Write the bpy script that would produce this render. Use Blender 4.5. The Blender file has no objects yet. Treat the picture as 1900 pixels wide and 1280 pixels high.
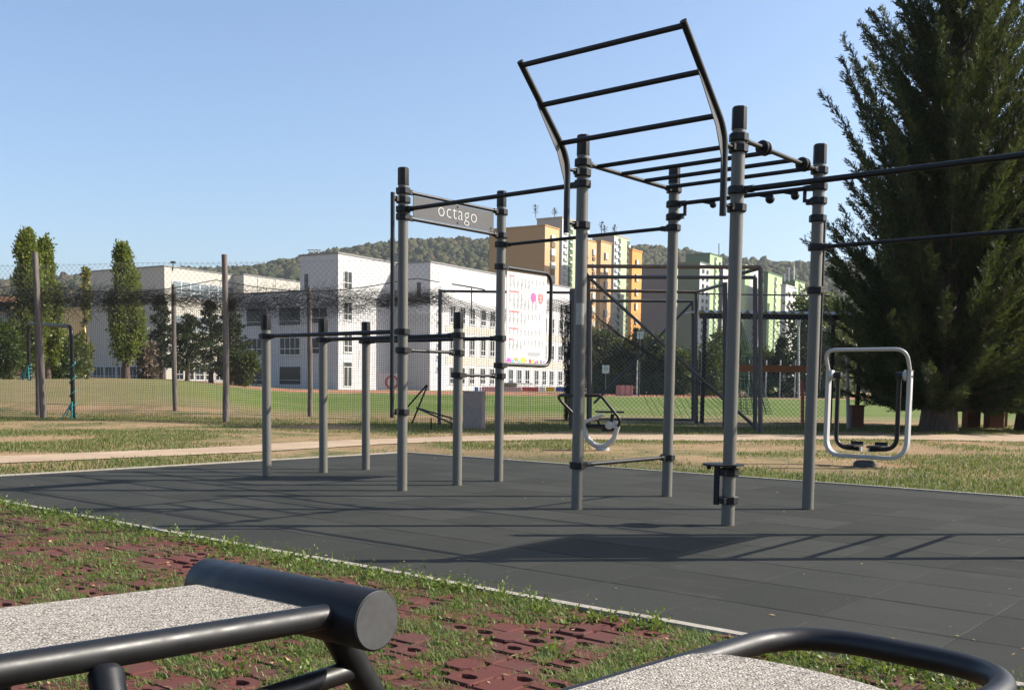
import bpy, math, random
import numpy as np
from mathutils import Vector, Matrix
R=math.radians
random.seed(7); rng=np.random.default_rng(7)
sc=bpy.context.scene
COL=sc.collection
# ------------------------------------------------------------------ camera
FPX,CY,PITCH,ROLL=1893.9,863.3,-.0775,.0123
_fw=np.array([0,math.cos(PITCH),math.sin(PITCH)]);_up=np.array([0,-math.sin(PITCH),math.cos(PITCH)]);_rt=np.array([1.,0,0])
RT=math.cos(ROLL)*_rt+math.sin(ROLL)*_up; UP=-math.sin(ROLL)*_rt+math.cos(ROLL)*_up
cd=bpy.data.cameras.new('camera');cam=bpy.data.objects.new('camera',cd);COL.objects.link(cam)
cd.sensor_fit='HORIZONTAL';cd.sensor_width=36;cd.lens=FPX/1900*36;cd.shift_y=(CY-640)/1900
cd.clip_start=.05;cd.clip_end=9000
M=Matrix.Identity(4)
for i in range(3): M[i][0]=RT[i];M[i][1]=UP[i];M[i][2]=-_fw[i]
M[2][3]=1.0
cam.matrix_world=M;sc.camera=cam
# ------------------------------------------------------------------ world, sun, exposure
SUN_EL=R(36.5);SUN_AZ=math.atan2(.995,.1)      # azimuth clockwise from +Y
w=bpy.data.worlds.new('World');sc.world=w;w.use_nodes=True
nt=w.node_tree;nt.nodes.clear()
wo=nt.nodes.new('ShaderNodeOutputWorld');bg=nt.nodes.new('ShaderNodeBackground');sk=nt.nodes.new('ShaderNodeTexSky')
sk.sky_type='NISHITA';sk.sun_disc=False;sk.sun_elevation=SUN_EL;sk.sun_rotation=SUN_AZ
sk.air_density=1.0;sk.dust_density=2.4;sk.ozone_density=3.2;sk.altitude=150
bg.inputs[1].default_value=.118
nt.links.new(sk.outputs[0],bg.inputs[0]);nt.links.new(bg.outputs[0],wo.inputs[0])
sl=bpy.data.lights.new('sun','SUN');sl.energy=5.0;sl.angle=R(.53);sl.color=(1,.93,.82)
so=bpy.data.objects.new('sun',sl);COL.objects.link(so)
sd=Vector((math.sin(SUN_AZ)*math.cos(SUN_EL),math.cos(SUN_AZ)*math.cos(SUN_EL),math.sin(SUN_EL)))
so.rotation_euler=sd.to_track_quat('Z','Y').to_euler();so.location=(60,0,60)
sc.view_settings.view_transform='Standard';sc.view_settings.look='None';sc.view_settings.exposure=.9;sc.view_settings.gamma=1
# ------------------------------------------------------------------ helpers
def ray(px,py): return _fw+RT*((px-950)/FPX)+UP*((CY-py)/FPX)
def G(px,py,z=0):
    d=ray(px,py);t=(z-1)/d[2];return d*t+np.array([0,0,1.])
def AT(px,py,D):
    d=ray(px,py);return d*(D/d[1])+np.array([0,0,1.])
V3=lambda *a:np.array(a,float)
def unit(v):
    v=np.asarray(v,float);return v/max(1e-12,np.linalg.norm(v))
def tag(o,label=None,cat=None,group=None,kind=None):
    if label:o['label']=label
    if cat:o['category']=cat
    if group:o['group']=group
    if kind:o['kind']=kind
    return o
def empty(name,loc,label=None,cat=None,group=None):
    o=bpy.data.objects.new(name,None);o.empty_display_size=.2;o.location=loc;COL.objects.link(o)
    return tag(o,label,cat,group)
def mesh_obj(name,v,f,mat,parent=None,smooth=None,base=None):
    v=np.asarray(v,float)
    if parent is not None:
        p=parent;off=np.zeros(3)
        while p is not None: off=off+np.array(p.location);p=p.parent
        v=v-off
    elif base is not None: v=v-np.asarray(base)
    me=bpy.data.meshes.new(name)
    if isinstance(f,np.ndarray):
        n,k=f.shape
        me.vertices.add(len(v));me.vertices.foreach_set('co',v.ravel())
        me.loops.add(n*k);me.loops.foreach_set('vertex_index',f.ravel().astype(np.int32))
        me.polygons.add(n);me.polygons.foreach_set('loop_start',np.arange(0,n*k,k,dtype=np.int32));
        try: me.polygons.foreach_set('loop_total',np.full(n,k,dtype=np.int32))
        except Exception: pass
        me.update(calc_edges=True)
    else: me.from_pydata(v.tolist(),[],f);me.update()
    for m in (mat if isinstance(mat,(list,tuple)) else [mat]): me.materials.append(m)
    o=bpy.data.objects.new(name,me);COL.objects.link(o)
    if parent is not None:o.parent=parent
    elif base is not None:o.location=base
    if smooth is not None:
        me.shade_smooth()
        if smooth<179: me.set_sharp_from_angle(angle=R(smooth))
    return o
class MB:
    def __init__(s): s.v=[];s.f=[]
    def add(s,v,f):
        n=len(s.v);s.v+=[tuple(map(float,p)) for p in v];s.f+=[[i+n for i in q] for q in f];return s
    def tube(s,pts,r,seg=12,caps=True,rs=None):
        P=[np.asarray(p,float) for p in pts];n=len(P);vs=[];fs=[]
        T=[unit(P[min(i+1,n-1)]-P[max(i-1,0)]) for i in range(n)]
        a=np.array([0,0,1.]) if abs(T[0][2])<.9 else np.array([1.,0,0])
        N=unit(np.cross(T[0],a))
        for i in range(n):
            N=unit(N-T[i]*(N@T[i]));Bn=np.cross(T[i],N);rr=rs[i] if rs is not None else r
            for k in range(seg):
                t=2*math.pi*k/seg;vs.append(P[i]+rr*(N*math.cos(t)+Bn*math.sin(t)))
        for i in range(n-1):
            for k in range(seg):
                k2=(k+1)%seg;fs.append([i*seg+k,i*seg+k2,(i+1)*seg+k2,(i+1)*seg+k])
        if caps: fs.append(list(range(seg))[::-1]);fs.append([(n-1)*seg+k for k in range(seg)])
        return s.add(vs,fs)
    def box(s,c,ax,ay,az):
        c=np.asarray(c,float);ax,ay,az=map(lambda q:np.asarray(q,float),(ax,ay,az))
        v=[c+i*ax+j*ay+k*az for k in(-1,1) for j in(-1,1) for i in(-1,1)]
        return s.add(v,[[0,2,3,1],[4,5,7,6],[0,1,5,4],[2,6,7,3],[0,4,6,2],[1,3,7,5]])
    def bb(s,c,h): return s.box(c,(h[0],0,0),(0,h[1],0),(0,0,h[2]))
    def prism(s,poly,ext):
        n=len(poly);P=[np.asarray(p,float) for p in poly];e=np.asarray(ext,float)
        return s.add(P+[p+e for p in P],[list(range(n))[::-1],[n+i for i in range(n)]]+[[i,(i+1)%n,n+(i+1)%n,n+i] for i in range(n)])
    def lathe(s,c,prof,seg=16,axis=(0,0,1),rot=0):
        z=unit(axis);a=V3(1,0,0) if abs(z[0])<.9 else V3(0,1,0);x=unit(a-z*(a@z));y=np.cross(z,x);vs=[];fs=[]
        for (r,h) in prof:
            for k in range(seg):
                t=2*math.pi*(k+rot)/seg;vs.append(np.asarray(c)+z*h+r*(x*math.cos(t)+y*math.sin(t)))
        n=len(prof)
        for i in range(n-1):
            for k in range(seg):
                k2=(k+1)%seg;fs.append([i*seg+k,i*seg+k2,(i+1)*seg+k2,(i+1)*seg+k])
        fs.append(list(range(seg))[::-1]);fs.append([(n-1)*seg+k for k in range(seg)])
        return s.add(vs,fs)
    def build(s,name,mat,parent=None,smooth=35,base=None):
        return mesh_obj(name,s.v,s.f,mat,parent,smooth,base)
def fillet(pts,r,n=6):
    P=[np.asarray(p,float) for p in pts];out=[P[0]]
    for i in range(1,len(P)-1):
        a,b,c=P[i-1],P[i],P[i+1];u=unit(a-b);v=unit(c-b);ang=math.acos(max(-1,min(1,u@v)))
        d=min(r/math.tan(ang/2),.49*np.linalg.norm(a-b),.49*np.linalg.norm(c-b))
        p0=b+u*d;p1=b+v*d
        for k in range(n+1):
            t=k/n;out.append((1-t)**2*p0+2*t*(1-t)*b+t*t*p1)
    out.append(P[-1]);return out
def copy_tree(o,parent=None):
    c=o.copy();COL.objects.link(c)
    if parent is not None:c.parent=parent
    for ch in list(o.children): copy_tree(ch,c)
    return c
# ------------------------------------------------------------------ materials
class N:
    def __init__(s,name):
        s.m=bpy.data.materials.new(name);s.m.use_nodes=True;s.t=s.m.node_tree;s.t.nodes.clear()
        s.o=s.t.nodes.new('ShaderNodeOutputMaterial')
    def n(s,typ,ins=None,**kw):
        d=s.t.nodes.new(typ)
        for k,v in kw.items(): setattr(d,k,v)
        for k,v in (ins or {}).items():
            if isinstance(v,bpy.types.NodeSocket): s.t.links.new(v,d.inputs[k])
            else: d.inputs[k].default_value=v
        return d
    def coord(s,which='Object'): return s.n('ShaderNodeTexCoord').outputs[which]
    def noise(s,vec,scale,detail=4,rough=.55): return s.n('ShaderNodeTexNoise',{'Vector':vec,'Scale':scale,'Detail':detail,'Roughness':rough}).outputs[0]
    def ramp(s,fac,stops,interp='LINEAR'):
        d=s.n('ShaderNodeValToRGB',{'Fac':fac});e=d.color_ramp;e.interpolation=interp
        while len(e.elements)<len(stops):e.elements.new(.5)
        for k,(p,c) in enumerate(stops):
            e.elements[k].position=p;e.elements[k].color=(c,c,c,1) if not hasattr(c,'__len__') else (*c[:3],1)
        return d.outputs[0]
    def mix(s,f,a,b,mode='MIX'):
        d=s.n('ShaderNodeMix',data_type='RGBA',blend_type=mode)
        for k,v in ((0,f),(6,a),(7,b)):
            if isinstance(v,bpy.types.NodeSocket): s.t.links.new(v,d.inputs[k])
            elif k==0: d.inputs[0].default_value=v
            else: d.inputs[k].default_value=(*v[:3],1)
        return d.outputs[2]
    def math(s,op,a,b=0):
        return s.n('ShaderNodeMath',{0:a,1:b},operation=op).outputs[0]
    def bsdf(s,col,rough=.6,metal=0,bump=None,bstr=.3,bdist=.01,spec=.5,**kw):
        p=s.n('ShaderNodeBsdfPrincipled')
        for k,v in (('Base Color',col),('Roughness',rough),('Metallic',metal),('Specular IOR Level',spec)):
            if isinstance(v,bpy.types.NodeSocket): s.t.links.new(v,p.inputs[k])
            else: p.inputs[k].default_value=(*v[:3],1) if k=='Base Color' else v
        for k,v in kw.items(): p.inputs[k].default_value=v
        if bump is not None:
            b=s.n('ShaderNodeBump',{'Height':bump,'Strength':bstr,'Distance':bdist});s.t.links.new(b.outputs[0],p.inputs['Normal'])
        s.t.links.new(p.outputs[0],s.o.inputs[0]);return s.m
def plain(name,c,rough=.5,var=.12,scale=8,metal=0,spec=.5,bump=.0):
    k=N(name);co=k.coord('Object');n=k.noise(co,scale,5)
    col=k.mix(n,tuple(x*(1-var) for x in c),tuple(min(1,x*(1+var)) for x in c))
    rg=k.ramp(k.noise(co,scale*2.3,4),[(.3,max(0,rough-.08)),(.7,min(1,rough+.08))])
    return k.bsdf(col,rg,metal,bump=k.noise(co,scale*12,3) if bump else None,bstr=bump,bdist=.002,spec=spec)
def leafmat(name,cols,rough=.55,trans=.25):
    k=N(name);g=k.n('ShaderNodeNewGeometry');st=[(i/(max(1,len(cols)-1)),c) for i,c in enumerate(cols)]
    col=k.ramp(g.outputs['Random Per Island'],st)
    p=k.n('ShaderNodeBsdfPrincipled',{'Base Color':col,'Roughness':rough,'Specular IOR Level':.3})
    t=k.n('ShaderNodeBsdfTranslucent',{'Color':k.mix(.35,col,(.25,.3,.03))})
    mx=k.n('ShaderNodeMixShader',{0:trans,1:p.outputs[0],2:t.outputs[0]});k.t.links.new(mx.outputs[0],k.o.inputs[0]);return k.m
MT={}
MT['post']=plain('grey_powder_coat',(.118,.112,.095),.5,.1,6,spec=.5)
MT['black']=plain('black_powder_coat',(.006,.0063,.0065),.42,.2,10,spec=.35)
MT['plastic']=plain('black_plastic',(.007,.0073,.0075),.5,.2,20,spec=.35)
MT['plate']=plain('dark_grey_plate',(.05,.05,.052),.55,.1,5)
MT['tubeblack']=plain('satin_black_tube',(.0075,.0075,.008),.45,.2,9,spec=.4)
MT['silver']=plain('silver_grey_coat',(.36,.36,.355),.42,.06,7)
MT['steel']=plain('galvanised_steel',(.26,.265,.27),.5,.12,9)
MT['darksteel']=plain('dark_steel',(.045,.046,.048),.55,.2,7)
MT['rustbar']=plain('weathered_brown_steel',(.085,.06,.045),.65,.3,6)
MT['white']=plain('white_plastic',(.5,.5,.5),.5,.02,5)
MT['letter']=plain('cutout_sky_letter',(.48,.485,.47),.5,.03,5)  # pale tone paints the bright sky and lit edges of cut-out letters
MT['bolt']=plain('zinc_bolt',(.5,.5,.5),.35,.05,9,metal=.6)
MT['net']=plain('black_net_cord',(.02,.021,.02),.8,.1,9)
MT['wire']=plain('zinc_wire',(.16,.165,.17),.5,.1,9)
MT['greennet']=plain('green_net_cord',(.012,.06,.035),.8,.1,9)
MT['cyan']=plain('teal_rope',(.03,.25,.24),.7,.1,9)
def woodmat():
    k=N('weathered_wood');co=k.coord();mp=k.n('ShaderNodeMapping',{'Vector':co,'Scale':(14,14,1.2)})
    a=k.noise(mp.outputs[0],1.6,6,.7);col=k.ramp(a,[(.3,(.05,.04,.035)),(.55,(.14,.115,.1)),(.75,(.24,.2,.17))])
    return k.bsdf(col,.85,bump=a,bstr=.5,bdist=.02)
MT['wood']=woodmat()
def barkmat():
    k=N('tree_bark');co=k.coord();mp=k.n('ShaderNodeMapping',{'Vector':co,'Scale':(9,9,1.6)})
    a=k.noise(mp.outputs[0],2,6,.7);col=k.ramp(a,[(.3,(.03,.02,.015)),(.6,(.1,.068,.05)),(.8,(.16,.115,.09))])
    return k.bsdf(col,.9,bump=a,bstr=.8,bdist=.03)
MT['bark']=barkmat()
def rubbermat():
    k=N('dark_rubber_tile');co=k.coord()
    sp_=k.n('ShaderNodeSeparateXYZ',{0:co});ta=k.math('DIVIDE',sp_.outputs[0],.574);tb=k.math('DIVIDE',k.math('ADD',sp_.outputs[1],2.98),.552)
    wob=k.math('MULTIPLY',k.math('SUBTRACT',k.noise(co,5,2),.5),.012)
    def edge(t,wid):   # distance to the nearest tile joint, in tile units
        f_=k.math('FRACT',k.math('ADD',t,wob));d_=k.math('ABSOLUTE',k.math('SUBTRACT',f_,.5));return k.ramp(d_,[(.5-wid*1.6,0.),(.5-wid*.5,1.)])
    ja=edge(tb,.018);jb=edge(ta,.006);cell=k.n('ShaderNodeCombineXYZ',{0:k.math('FLOOR',ta),1:k.math('FLOOR',tb)})
    tvn=k.n('ShaderNodeTexWhiteNoise',{'Vector':cell.outputs[0]}).outputs['Value']
    fine=k.math('ADD',k.math('MULTIPLY',k.noise(co,260,2,.7),.5),k.math('MULTIPLY',k.noise(co,85,2,.8),.5));mid=k.noise(co,2.2,6,.6);big=k.noise(co,.45,4,.6)
    base=k.mix(k.ramp(fine,[(.38,0.),(.62,1.)]),(.011,.0125,.0105),(.047,.051,.043))
    base=k.mix(k.ramp(mid,[(.4,0.),(.7,.55)]),base,(.043,.0405,.0365))
    base=k.mix(k.ramp(big,[(.4,0.),(.65,.35)]),base,(.043,.043,.038))
    base=k.mix(.32,base,k.mix(tvn,(.016,.017,.015),(.052,.053,.047)))
    vo=k.n('ShaderNodeTexVoronoi',{'Vector':co,'Scale':120.});sp=k.ramp(vo.outputs[0],[(.0,.0),(.06,0.)])
    fl=k.n('ShaderNodeTexVoronoi',{'Vector':co,'Scale':9.});dot=k.ramp(fl.outputs['Distance'],[(.02,.9),(.05,0.)])
    dm=k.math('MULTIPLY',dot,k.ramp(k.n('ShaderNodeSeparateColor',{0:fl.outputs['Color']}).outputs[0],[(.82,0.),(.86,1.)]))
    base=k.mix(dm,base,(.2,.18,.13))
    dm2=k.n('ShaderNodeMapping',{'Vector':co,'Rotation':(0,0,.9),'Scale':(1.,6.,1.)});scf=k.noise(dm2.outputs[0],1.4,5,.7)
    base=k.mix(k.ramp(scf,[(.58,0.),(.75,.45)]),base,(.075,.07,.058))
    jc=k.noise(co,1.7,4);fa=k.math('MULTIPLY',ja,k.ramp(jc,[(.35,.25),(.6,1.)]))
    base=k.mix(fa,base,(.008,.008,.008));base=k.mix(k.math('MULTIPLY',jb,k.ramp(k.noise(co,2.6,3),[(.4,.0),(.6,.8)])),base,(.06,.06,.052))
    h=k.math('SUBTRACT',k.math('ADD',k.math('MULTIPLY',fine,.35),k.math('MULTIPLY',tvn,.5)),k.math('MAXIMUM',ja,jb))
    return k.bsdf(base,.9,bump=h,bstr=.45,bdist=.004,spec=.12)
MT['rubber']=rubbermat()
def redmat():
    k=N('red_rubber_paver');co=k.coord();a=k.noise(co,220,3,.7);b=k.noise(co,3,5)
    col=k.mix(a,(.055,.0145,.0115),(.128,.037,.027));col=k.mix(k.ramp(b,[(.4,0.),(.75,.6)]),col,(.075,.04,.031))
    return k.bsdf(col,.85,bump=a,bstr=.5,bdist=.003,spec=.3)
MT['red']=redmat()
def soilmat():
    k=N('dark_soil');co=k.coord();a=k.noise(co,30,6,.7)
    return k.bsdf(k.ramp(a,[(.3,(.02,.013,.01)),(.7,(.085,.06,.042))]),.95,bump=a,bstr=.8,bdist=.02)
MT['soil']=soilmat()
def kerbmat():
    k=N('pale_concrete_kerb');co=k.coord();a=k.noise(co,25,6,.65);b=k.noise(co,2.5,5)
    col=k.ramp(a,[(.25,(.2,.175,.14)),(.75,(.38,.345,.29))]);col=k.mix(k.ramp(b,[(.5,0.),(.75,.5)]),col,(.2,.17,.13))
    return k.bsdf(col,.85,bump=a,bstr=.4,bdist=.004)
MT['kerb']=kerbmat()
def granmat():
    k=N('granulate_seat');co=k.coord()
    v=k.n('ShaderNodeTexVoronoi',{'Vector':co,'Scale':205.},feature='F1');r=k.n('ShaderNodeSeparateColor',{0:v.outputs['Color']}).outputs[0]
    col=k.ramp(r,[(0,(.05,.041,.032)),(.10,(.13,.113,.094)),(.3,(.225,.196,.158)),(.65,(.32,.284,.235)),(.92,(.43,.388,.33))])
    e=k.ramp(v.outputs['Distance'],[(.35,1.),(.75,.0)])
    col=k.mix(k.ramp(v.outputs['Distance'],[(.5,0.),(.8,.4)]),col,(.14,.122,.10))
    col=k.mix(k.ramp(k.noise(co,4,4),[(.4,0.),(.8,.25)]),col,(.42,.38,.32))
    return k.bsdf(col,.75,bump=e,bstr=.55,bdist=.004)
MT['gran']=granmat()
# ------------------------------------------------------------------ terrain
TH=-.6938
O=np.array([-1.039,9.6305]);A2=np.array([math.cos(TH),math.sin(TH)]);B2=np.array([-A2[1],A2[0]])
A3=V3(*A2,0);B3=V3(*B2,0);Z3=V3(0,0,1)
def P(a,b,z=0.): return V3(*(O+a*A2+b*B2),z)
def sstep(a,b,x):
    t=np.clip((np.asarray(x,float)-a)/(b-a),0,1);return t*t*(3-2*t)
MATA=(-3.9,15.0);MATB=(-2.98,3.78)
def hgt(x,y):
    x=np.asarray(x,float);y=np.asarray(y,float)
    b=(x-O[0])*B2[0]+(y-O[1])*B2[1]
    h=-.05+.035*sstep(-2.2,-1.,b)
    h=h+.42*sstep(35,105,y)*1.0
    left=sstep(-6,-13,x+ -.0*y)*sstep(30,40,y)*sstep(130,60,y*0+60)
    h=h+.95*sstep(-.20,-.36,x/np.maximum(y,1))*sstep(29,42,y)
    h=h+.02*np.sin(x*.9+1)*np.sin(y*.7)*sstep(15,20,y)
    return h
def grid(xs,ys,z=0):
    X,Y=np.meshgrid(xs,ys);v=np.stack([X.ravel(),Y.ravel(),(hgt(X,Y)+z).ravel()],1)
    nx,ny=len(xs),len(ys);i=np.arange(nx*ny).reshape(ny,nx)
    f=np.stack([i[:-1,:-1].ravel(),i[:-1,1:].ravel(),i[1:,1:].ravel(),i[1:,:-1].ravel()],1)
    return v,f
def groundmat():
    k=N('dry_grass_ground');co=k.coord('Object');a=k.noise(co,.55,6,.6);b=k.noise(co,3.5,6,.65);c=k.noise(co,34,5,.7);d=k.noise(co,.23,3,.5)
    green=k.mix(c,(.028,.045,.012),(.09,.115,.035));dry=k.mix(c,(.16,.105,.055),(.38,.265,.14));soil=k.mix(c,(.17,.098,.058),(.36,.225,.13))
    f1=k.ramp(k.math('ADD',k.math('MULTIPLY',a,.62),k.math('MULTIPLY',b,.38)),[(.46,0.),(.6,.9)])
    col=k.mix(f1,dry,green)
    col=k.mix(k.ramp(k.math('ADD',k.math('MULTIPLY',d,.6),k.math('MULTIPLY',b,.4)),[(.5,0.),(.6,.85)]),col,soil)
    # damp dark earth with moss along the back of the mat
    sx=k.n('ShaderNodeSeparateXYZ',{0:co});bb_=k.math('ADD',k.math('MULTIPLY',k.math('ADD',sx.outputs[0],1.039),0.639400),k.math('MULTIPLY',k.math('ADD',sx.outputs[1],-9.6305),0.768900))
    nb_=k.math('ADD',bb_,k.math('MULTIPLY',b,1.6));w1=k.n('ShaderNodeMapRange',{0:nb_,1:7.2,2:5.0,3:0.,4:1.}).outputs[0];w2=k.n('ShaderNodeMapRange',{0:sx.outputs[0],1:-2.5,2:0.,3:0.,4:1.}).outputs[0]
    earth=k.mix(k.ramp(k.noise(co,5,5,.7),[(.42,0.),(.58,1.)]),k.mix(c,(.05,.075,.02),(.10,.12,.04)),k.mix(c,(.06,.035,.025),(.16,.095,.07)))
    col=k.mix(k.math('MULTIPLY',k.math('MULTIPLY',w1,w2),.9),col,earth)
    return k.bsdf(col,.95,bump=k.math('ADD',c,b),bstr=.7,bdist=.03,spec=.2)
MT['ground']=groundmat()
xs=np.concatenate([-np.geomspace(2600,32,26),np.arange(-30,30.1,.6),np.geomspace(32,2600,26)])
ys=np.concatenate([[-60,-20,-6],np.arange(-2,60,.6),np.geomspace(61,2600,46)])
GXS,GYS=xs.copy(),ys.copy()
v,f=grid(xs,ys);tag(mesh_obj('ground',v,f,MT['ground'],smooth=180),kind='structure')
# rubber mat: object axes follow the rig
def local_obj(name,mb,mat,smooth=30,z=0.):
    me_o=mesh_obj(name,mb.v,mb.f,mat,smooth=smooth);me_o.location=(*O,z);me_o.rotation_euler=(0,0,TH);return me_o
mb=MB();n=0
mb.bb(((MATA[0]+MATA[1])/2,(MATB[0]+MATB[1])/2,-.02),((MATA[1]-MATA[0])/2,(MATB[1]-MATB[0])/2,.02))
tag(local_obj('rubber_mat_flooring',mb,MT['rubber']),kind='structure')
kw=.025
mb=MB()
def kerbrun(a0,b0,a1,b1):
    L=math.hypot(a1-a0,b1-b0);m=max(1,int(L/1.0));u=np.array([(a1-a0)/L,(b1-b0)/L,0]);q=np.array([-u[1],u[0],0])
    for i in range(m):
        s0=L*i/m;s1=L*(i+1)/m-.006;c=np.array([a0,b0,0])+u*((s0+s1)/2);dz=random.uniform(-.002,.003)
        mb.box(c+V3(0,0,-.03+dz)+q*random.uniform(-.002,.002),u*((s1-s0)/2),q*kw,(0,0,.042))
kerbrun(MATA[0]-2*kw-.004,MATB[0]-kw-.004,MATA[1],MATB[0]-kw-.004)
kerbrun(MATA[0]-kw-.004,MATB[0]-.003,MATA[0]-kw-.004,MATB[1]+.003)
kerbrun(MATA[0]-2*kw-.004,MATB[1]+kw+.004,MATA[1],MATB[1]+kw+.004)
tag(local_obj('kerb_edging',mb,MT['kerb']),kind='structure')
# red rubber grass pavers: plates with round holes, a groove between plates
def pavers():
    pw,pl=.135,.135;vs=[];fs=[];hole=[]
    nseg=8;rr=[(math.cos(2*math.pi*(k+.5)/nseg),math.sin(2*math.pi*(k+.5)/nseg)) for k in range(nseg)]
    outer=[(1,.42),(.42,1),(-.42,1),(-1,.42),(-1,-.42),(-.42,-1),(.42,-1),(1,-.42)]
    b_top=MATB[0]-2*kw-.02
    for ib in range(0,58):
        for ia in range(-60,92):
            a=(ia+.5)*pl;b=b_top-(ib+.5)*pw
            x,y=O+a*A2+b*B2
            if y<1.0 or y>9.2 or abs(x)>y*.56+.5: continue
            dz=rng.normal(0,.004);tx,ty=rng.normal(0,.018,2)*pl;hs=1.0 if rng.random()<.7 else .05
            n=len(vs);hw=pl/2-rng.uniform(.0015,.004)
            big=((ia+ib)%2==0)
            q_=.9 if rng.random()<.72 else .52
            ro=[(ox*hw,oy*hw) for ox,oy in [(1,q_),(q_,1),(-q_,1),(-1,q_),(-1,-q_),(-q_,-1),(q_,-1),(1,-q_)]]
            if big:   # octagon plate corners are cut away, leaving voids between plates
                rad=.032*(1. if rng.random()<.3 else .05)
            else: rad=.037*(1. if rng.random()<.8 else .05)
            # rings: outer top edge (bevelled), hole top edge, hole bottom, outer bottom
            for (sc_,z) in ((1.0,-.006),(.94,0)):
                for ox,oy in ro: vs.append((a+ox*sc_,b+oy*sc_,dz+z+tx*ox+ty*oy))
            for s_,z in ((1.08,0),(1.0,-.006),(.92,-.045)):
                for cx,cy in rr: vs.append((a+cx*rad*s_*1.2,b+cy*rad*s_*.82,dz+z+tx*cx*rad+ty*cy*rad))
            for ox,oy in ro: vs.append((a+ox,b+oy,-.05))
            for k in range(8):
                k2=(k+1)%8
                # order the ring so outer vert k pairs with hole vert k
                def q(r,k): return n+r*8+k
                fs.append([q(5,k),q(5,k2),q(0,k2),q(0,k)]);fs.append([q(0,k),q(0,k2),q(1,k2),q(1,k)])
                fs.append([q(1,k),q(1,k2),q(2,k2),q(2,k)]);fs.append([q(2,k),q(2,k2),q(3,k2),q(3,k)]);fs.append([q(3,k),q(3,k2),q(4,k2),q(4,k)])
    mb=MB();mb.v=vs;mb.f=fs
    return local_obj('red_grass_paving',mb,MT['red'],smooth=25)
rr_fix=None
tag(pavers(),kind='structure')
mb=MB();mb.add([(-7.5,-10,-.044),(11,-10,-.044),(11,MATB[0]-.07,-.044),(-7.5,MATB[0]-.07,-.044)],[[0,1,2,3]])
tag(local_obj('soil_under_paving',mb,MT['soil'],smooth=None),kind='structure')
# footpath
def pathmat():
    k=N('sandy_footpath');co=k.coord();a=k.noise(co,1.2,6,.6);b=k.noise(co,60,4,.7)
    col=k.ramp(a,[(.3,(.31,.22,.145)),(.7,(.44,.33,.225))]);col=k.mix(k.ramp(b,[(.35,.5),(.6,0.)]),col,(.22,.17,.12))
    return k.bsdf(col,.9,bump=b,bstr=.3,bdist=.01,spec=.25)
MT['path']=pathmat()
def ribbon(pts,widths,dz,n=120,wob=.0):
    pts=np.array(pts,float);s=np.r_[0,np.cumsum(np.linalg.norm(np.diff(pts,axis=0),axis=1))];t=np.linspace(0,s[-1],n)
    X=np.interp(t,s,pts[:,0]);Y=np.interp(t,s,pts[:,1]);W=np.interp(t,s,widths)
    for _ in range(12):
        X[1:-1]=(X[:-2]+2*X[1:-1]+X[2:])/4;Y[1:-1]=(Y[:-2]+2*Y[1:-1]+Y[2:])/4
    tx=np.gradient(X);ty=np.gradient(Y);l=np.hypot(tx,ty);nx,ny=-ty/l,tx/l
    vs=[];m=7
    for j in range(m):
        q=(j/(m-1)-.5)
        ww=W*(1+(rng.normal(0,wob,n) if j in(0,m-1) else 0))
        x=X+nx*ww*q;y=Y+ny*ww*q;vs.append(np.stack([x,y,hgt(x,y)+dz],1))
    v=np.concatenate(vs);i=np.arange(m*n).reshape(m,n)
    return v,np.stack([i[:-1,:-1].ravel(),i[:-1,1:].ravel(),i[1:,1:].ravel(),i[1:,:-1].ravel()],1)
pth=[(-16,7.2),(-9.6,10.4),(-6.45,12.9),(-3.9,15.65),(-2.1,18.75),(.5,20.0),(5.1,21.55),(11.3,22.6),(18,23.5),(40,27)]
v,f=ribbon(pth,[1.25,1.25,1.25,1.25,1.5,1.9,2.2,2.7,2.7,2.7],.012,160,.05);tag(mesh_obj('footpath',v,f,MT['path'],smooth=180),kind='structure')
def pitchmat():
    k=N('football_turf');co=k.coord();a=k.noise(co,.12,5,.6);b=k.noise(co,1.3,6,.65);c=k.noise(co,9,5,.7)
    col=k.mix(c,(.045,.08,.010),(.12,.165,.026));col=k.mix(k.ramp(k.math('ADD',k.math('MULTIPLY',a,.6),k.math('MULTIPLY',b,.4)),[(.46,0.),(.62,.7)]),col,(.16,.16,.06))
    sx=k.n('ShaderNodeSeparateXYZ',{0:co});lx=k.math('DIVIDE',sx.outputs[0],sx.outputs[1])
    wn_=k.math('MULTIPLY',k.math('SUBTRACT',b,.5),.35)
    dl=k.n('ShaderNodeMapRange',{0:k.math('ADD',lx,wn_),1:-.24,2:-.40,3:0.,4:.78}).outputs[0]
    dn=k.n('ShaderNodeMapRange',{0:k.math('ADD',sx.outputs[1],k.math('MULTIPLY',wn_,25.)),1:41.,2:34.,3:0.,4:.8}).outputs[0]
    dry=k.mix(c,(.15,.10,.055),(.30,.215,.125))
    col=k.mix(k.math('MULTIPLY',k.math('MAXIMUM',dl,dn),k.ramp(b,[(.3,.45),(.6,1.)])),col,dry)
    return k.bsdf(col,.95,bump=c,bstr=.6,bdist=.05,spec=.2)
MT['pitch']=pitchmat()
v,f=grid(GXS[(GXS>-45)&(GXS<62)],GYS[(GYS>33)&(GYS<82)],.006);tag(mesh_obj('football_pitch',v,f,MT['pitch'],smooth=180),kind='structure')
k=N('orange_running_track');co=k.coord();MT['track']=k.bsdf(k.mix(k.noise(co,.6,5),(.34,.10,.055),(.45,.16,.09)),.85)
v,f=grid(GXS[(GXS>-35)&(GXS<75)],GYS[(GYS>82)&(GYS<99)],.008);tag(mesh_obj('running_track',v,f,MT['track'],smooth=180),kind='structure')
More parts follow.
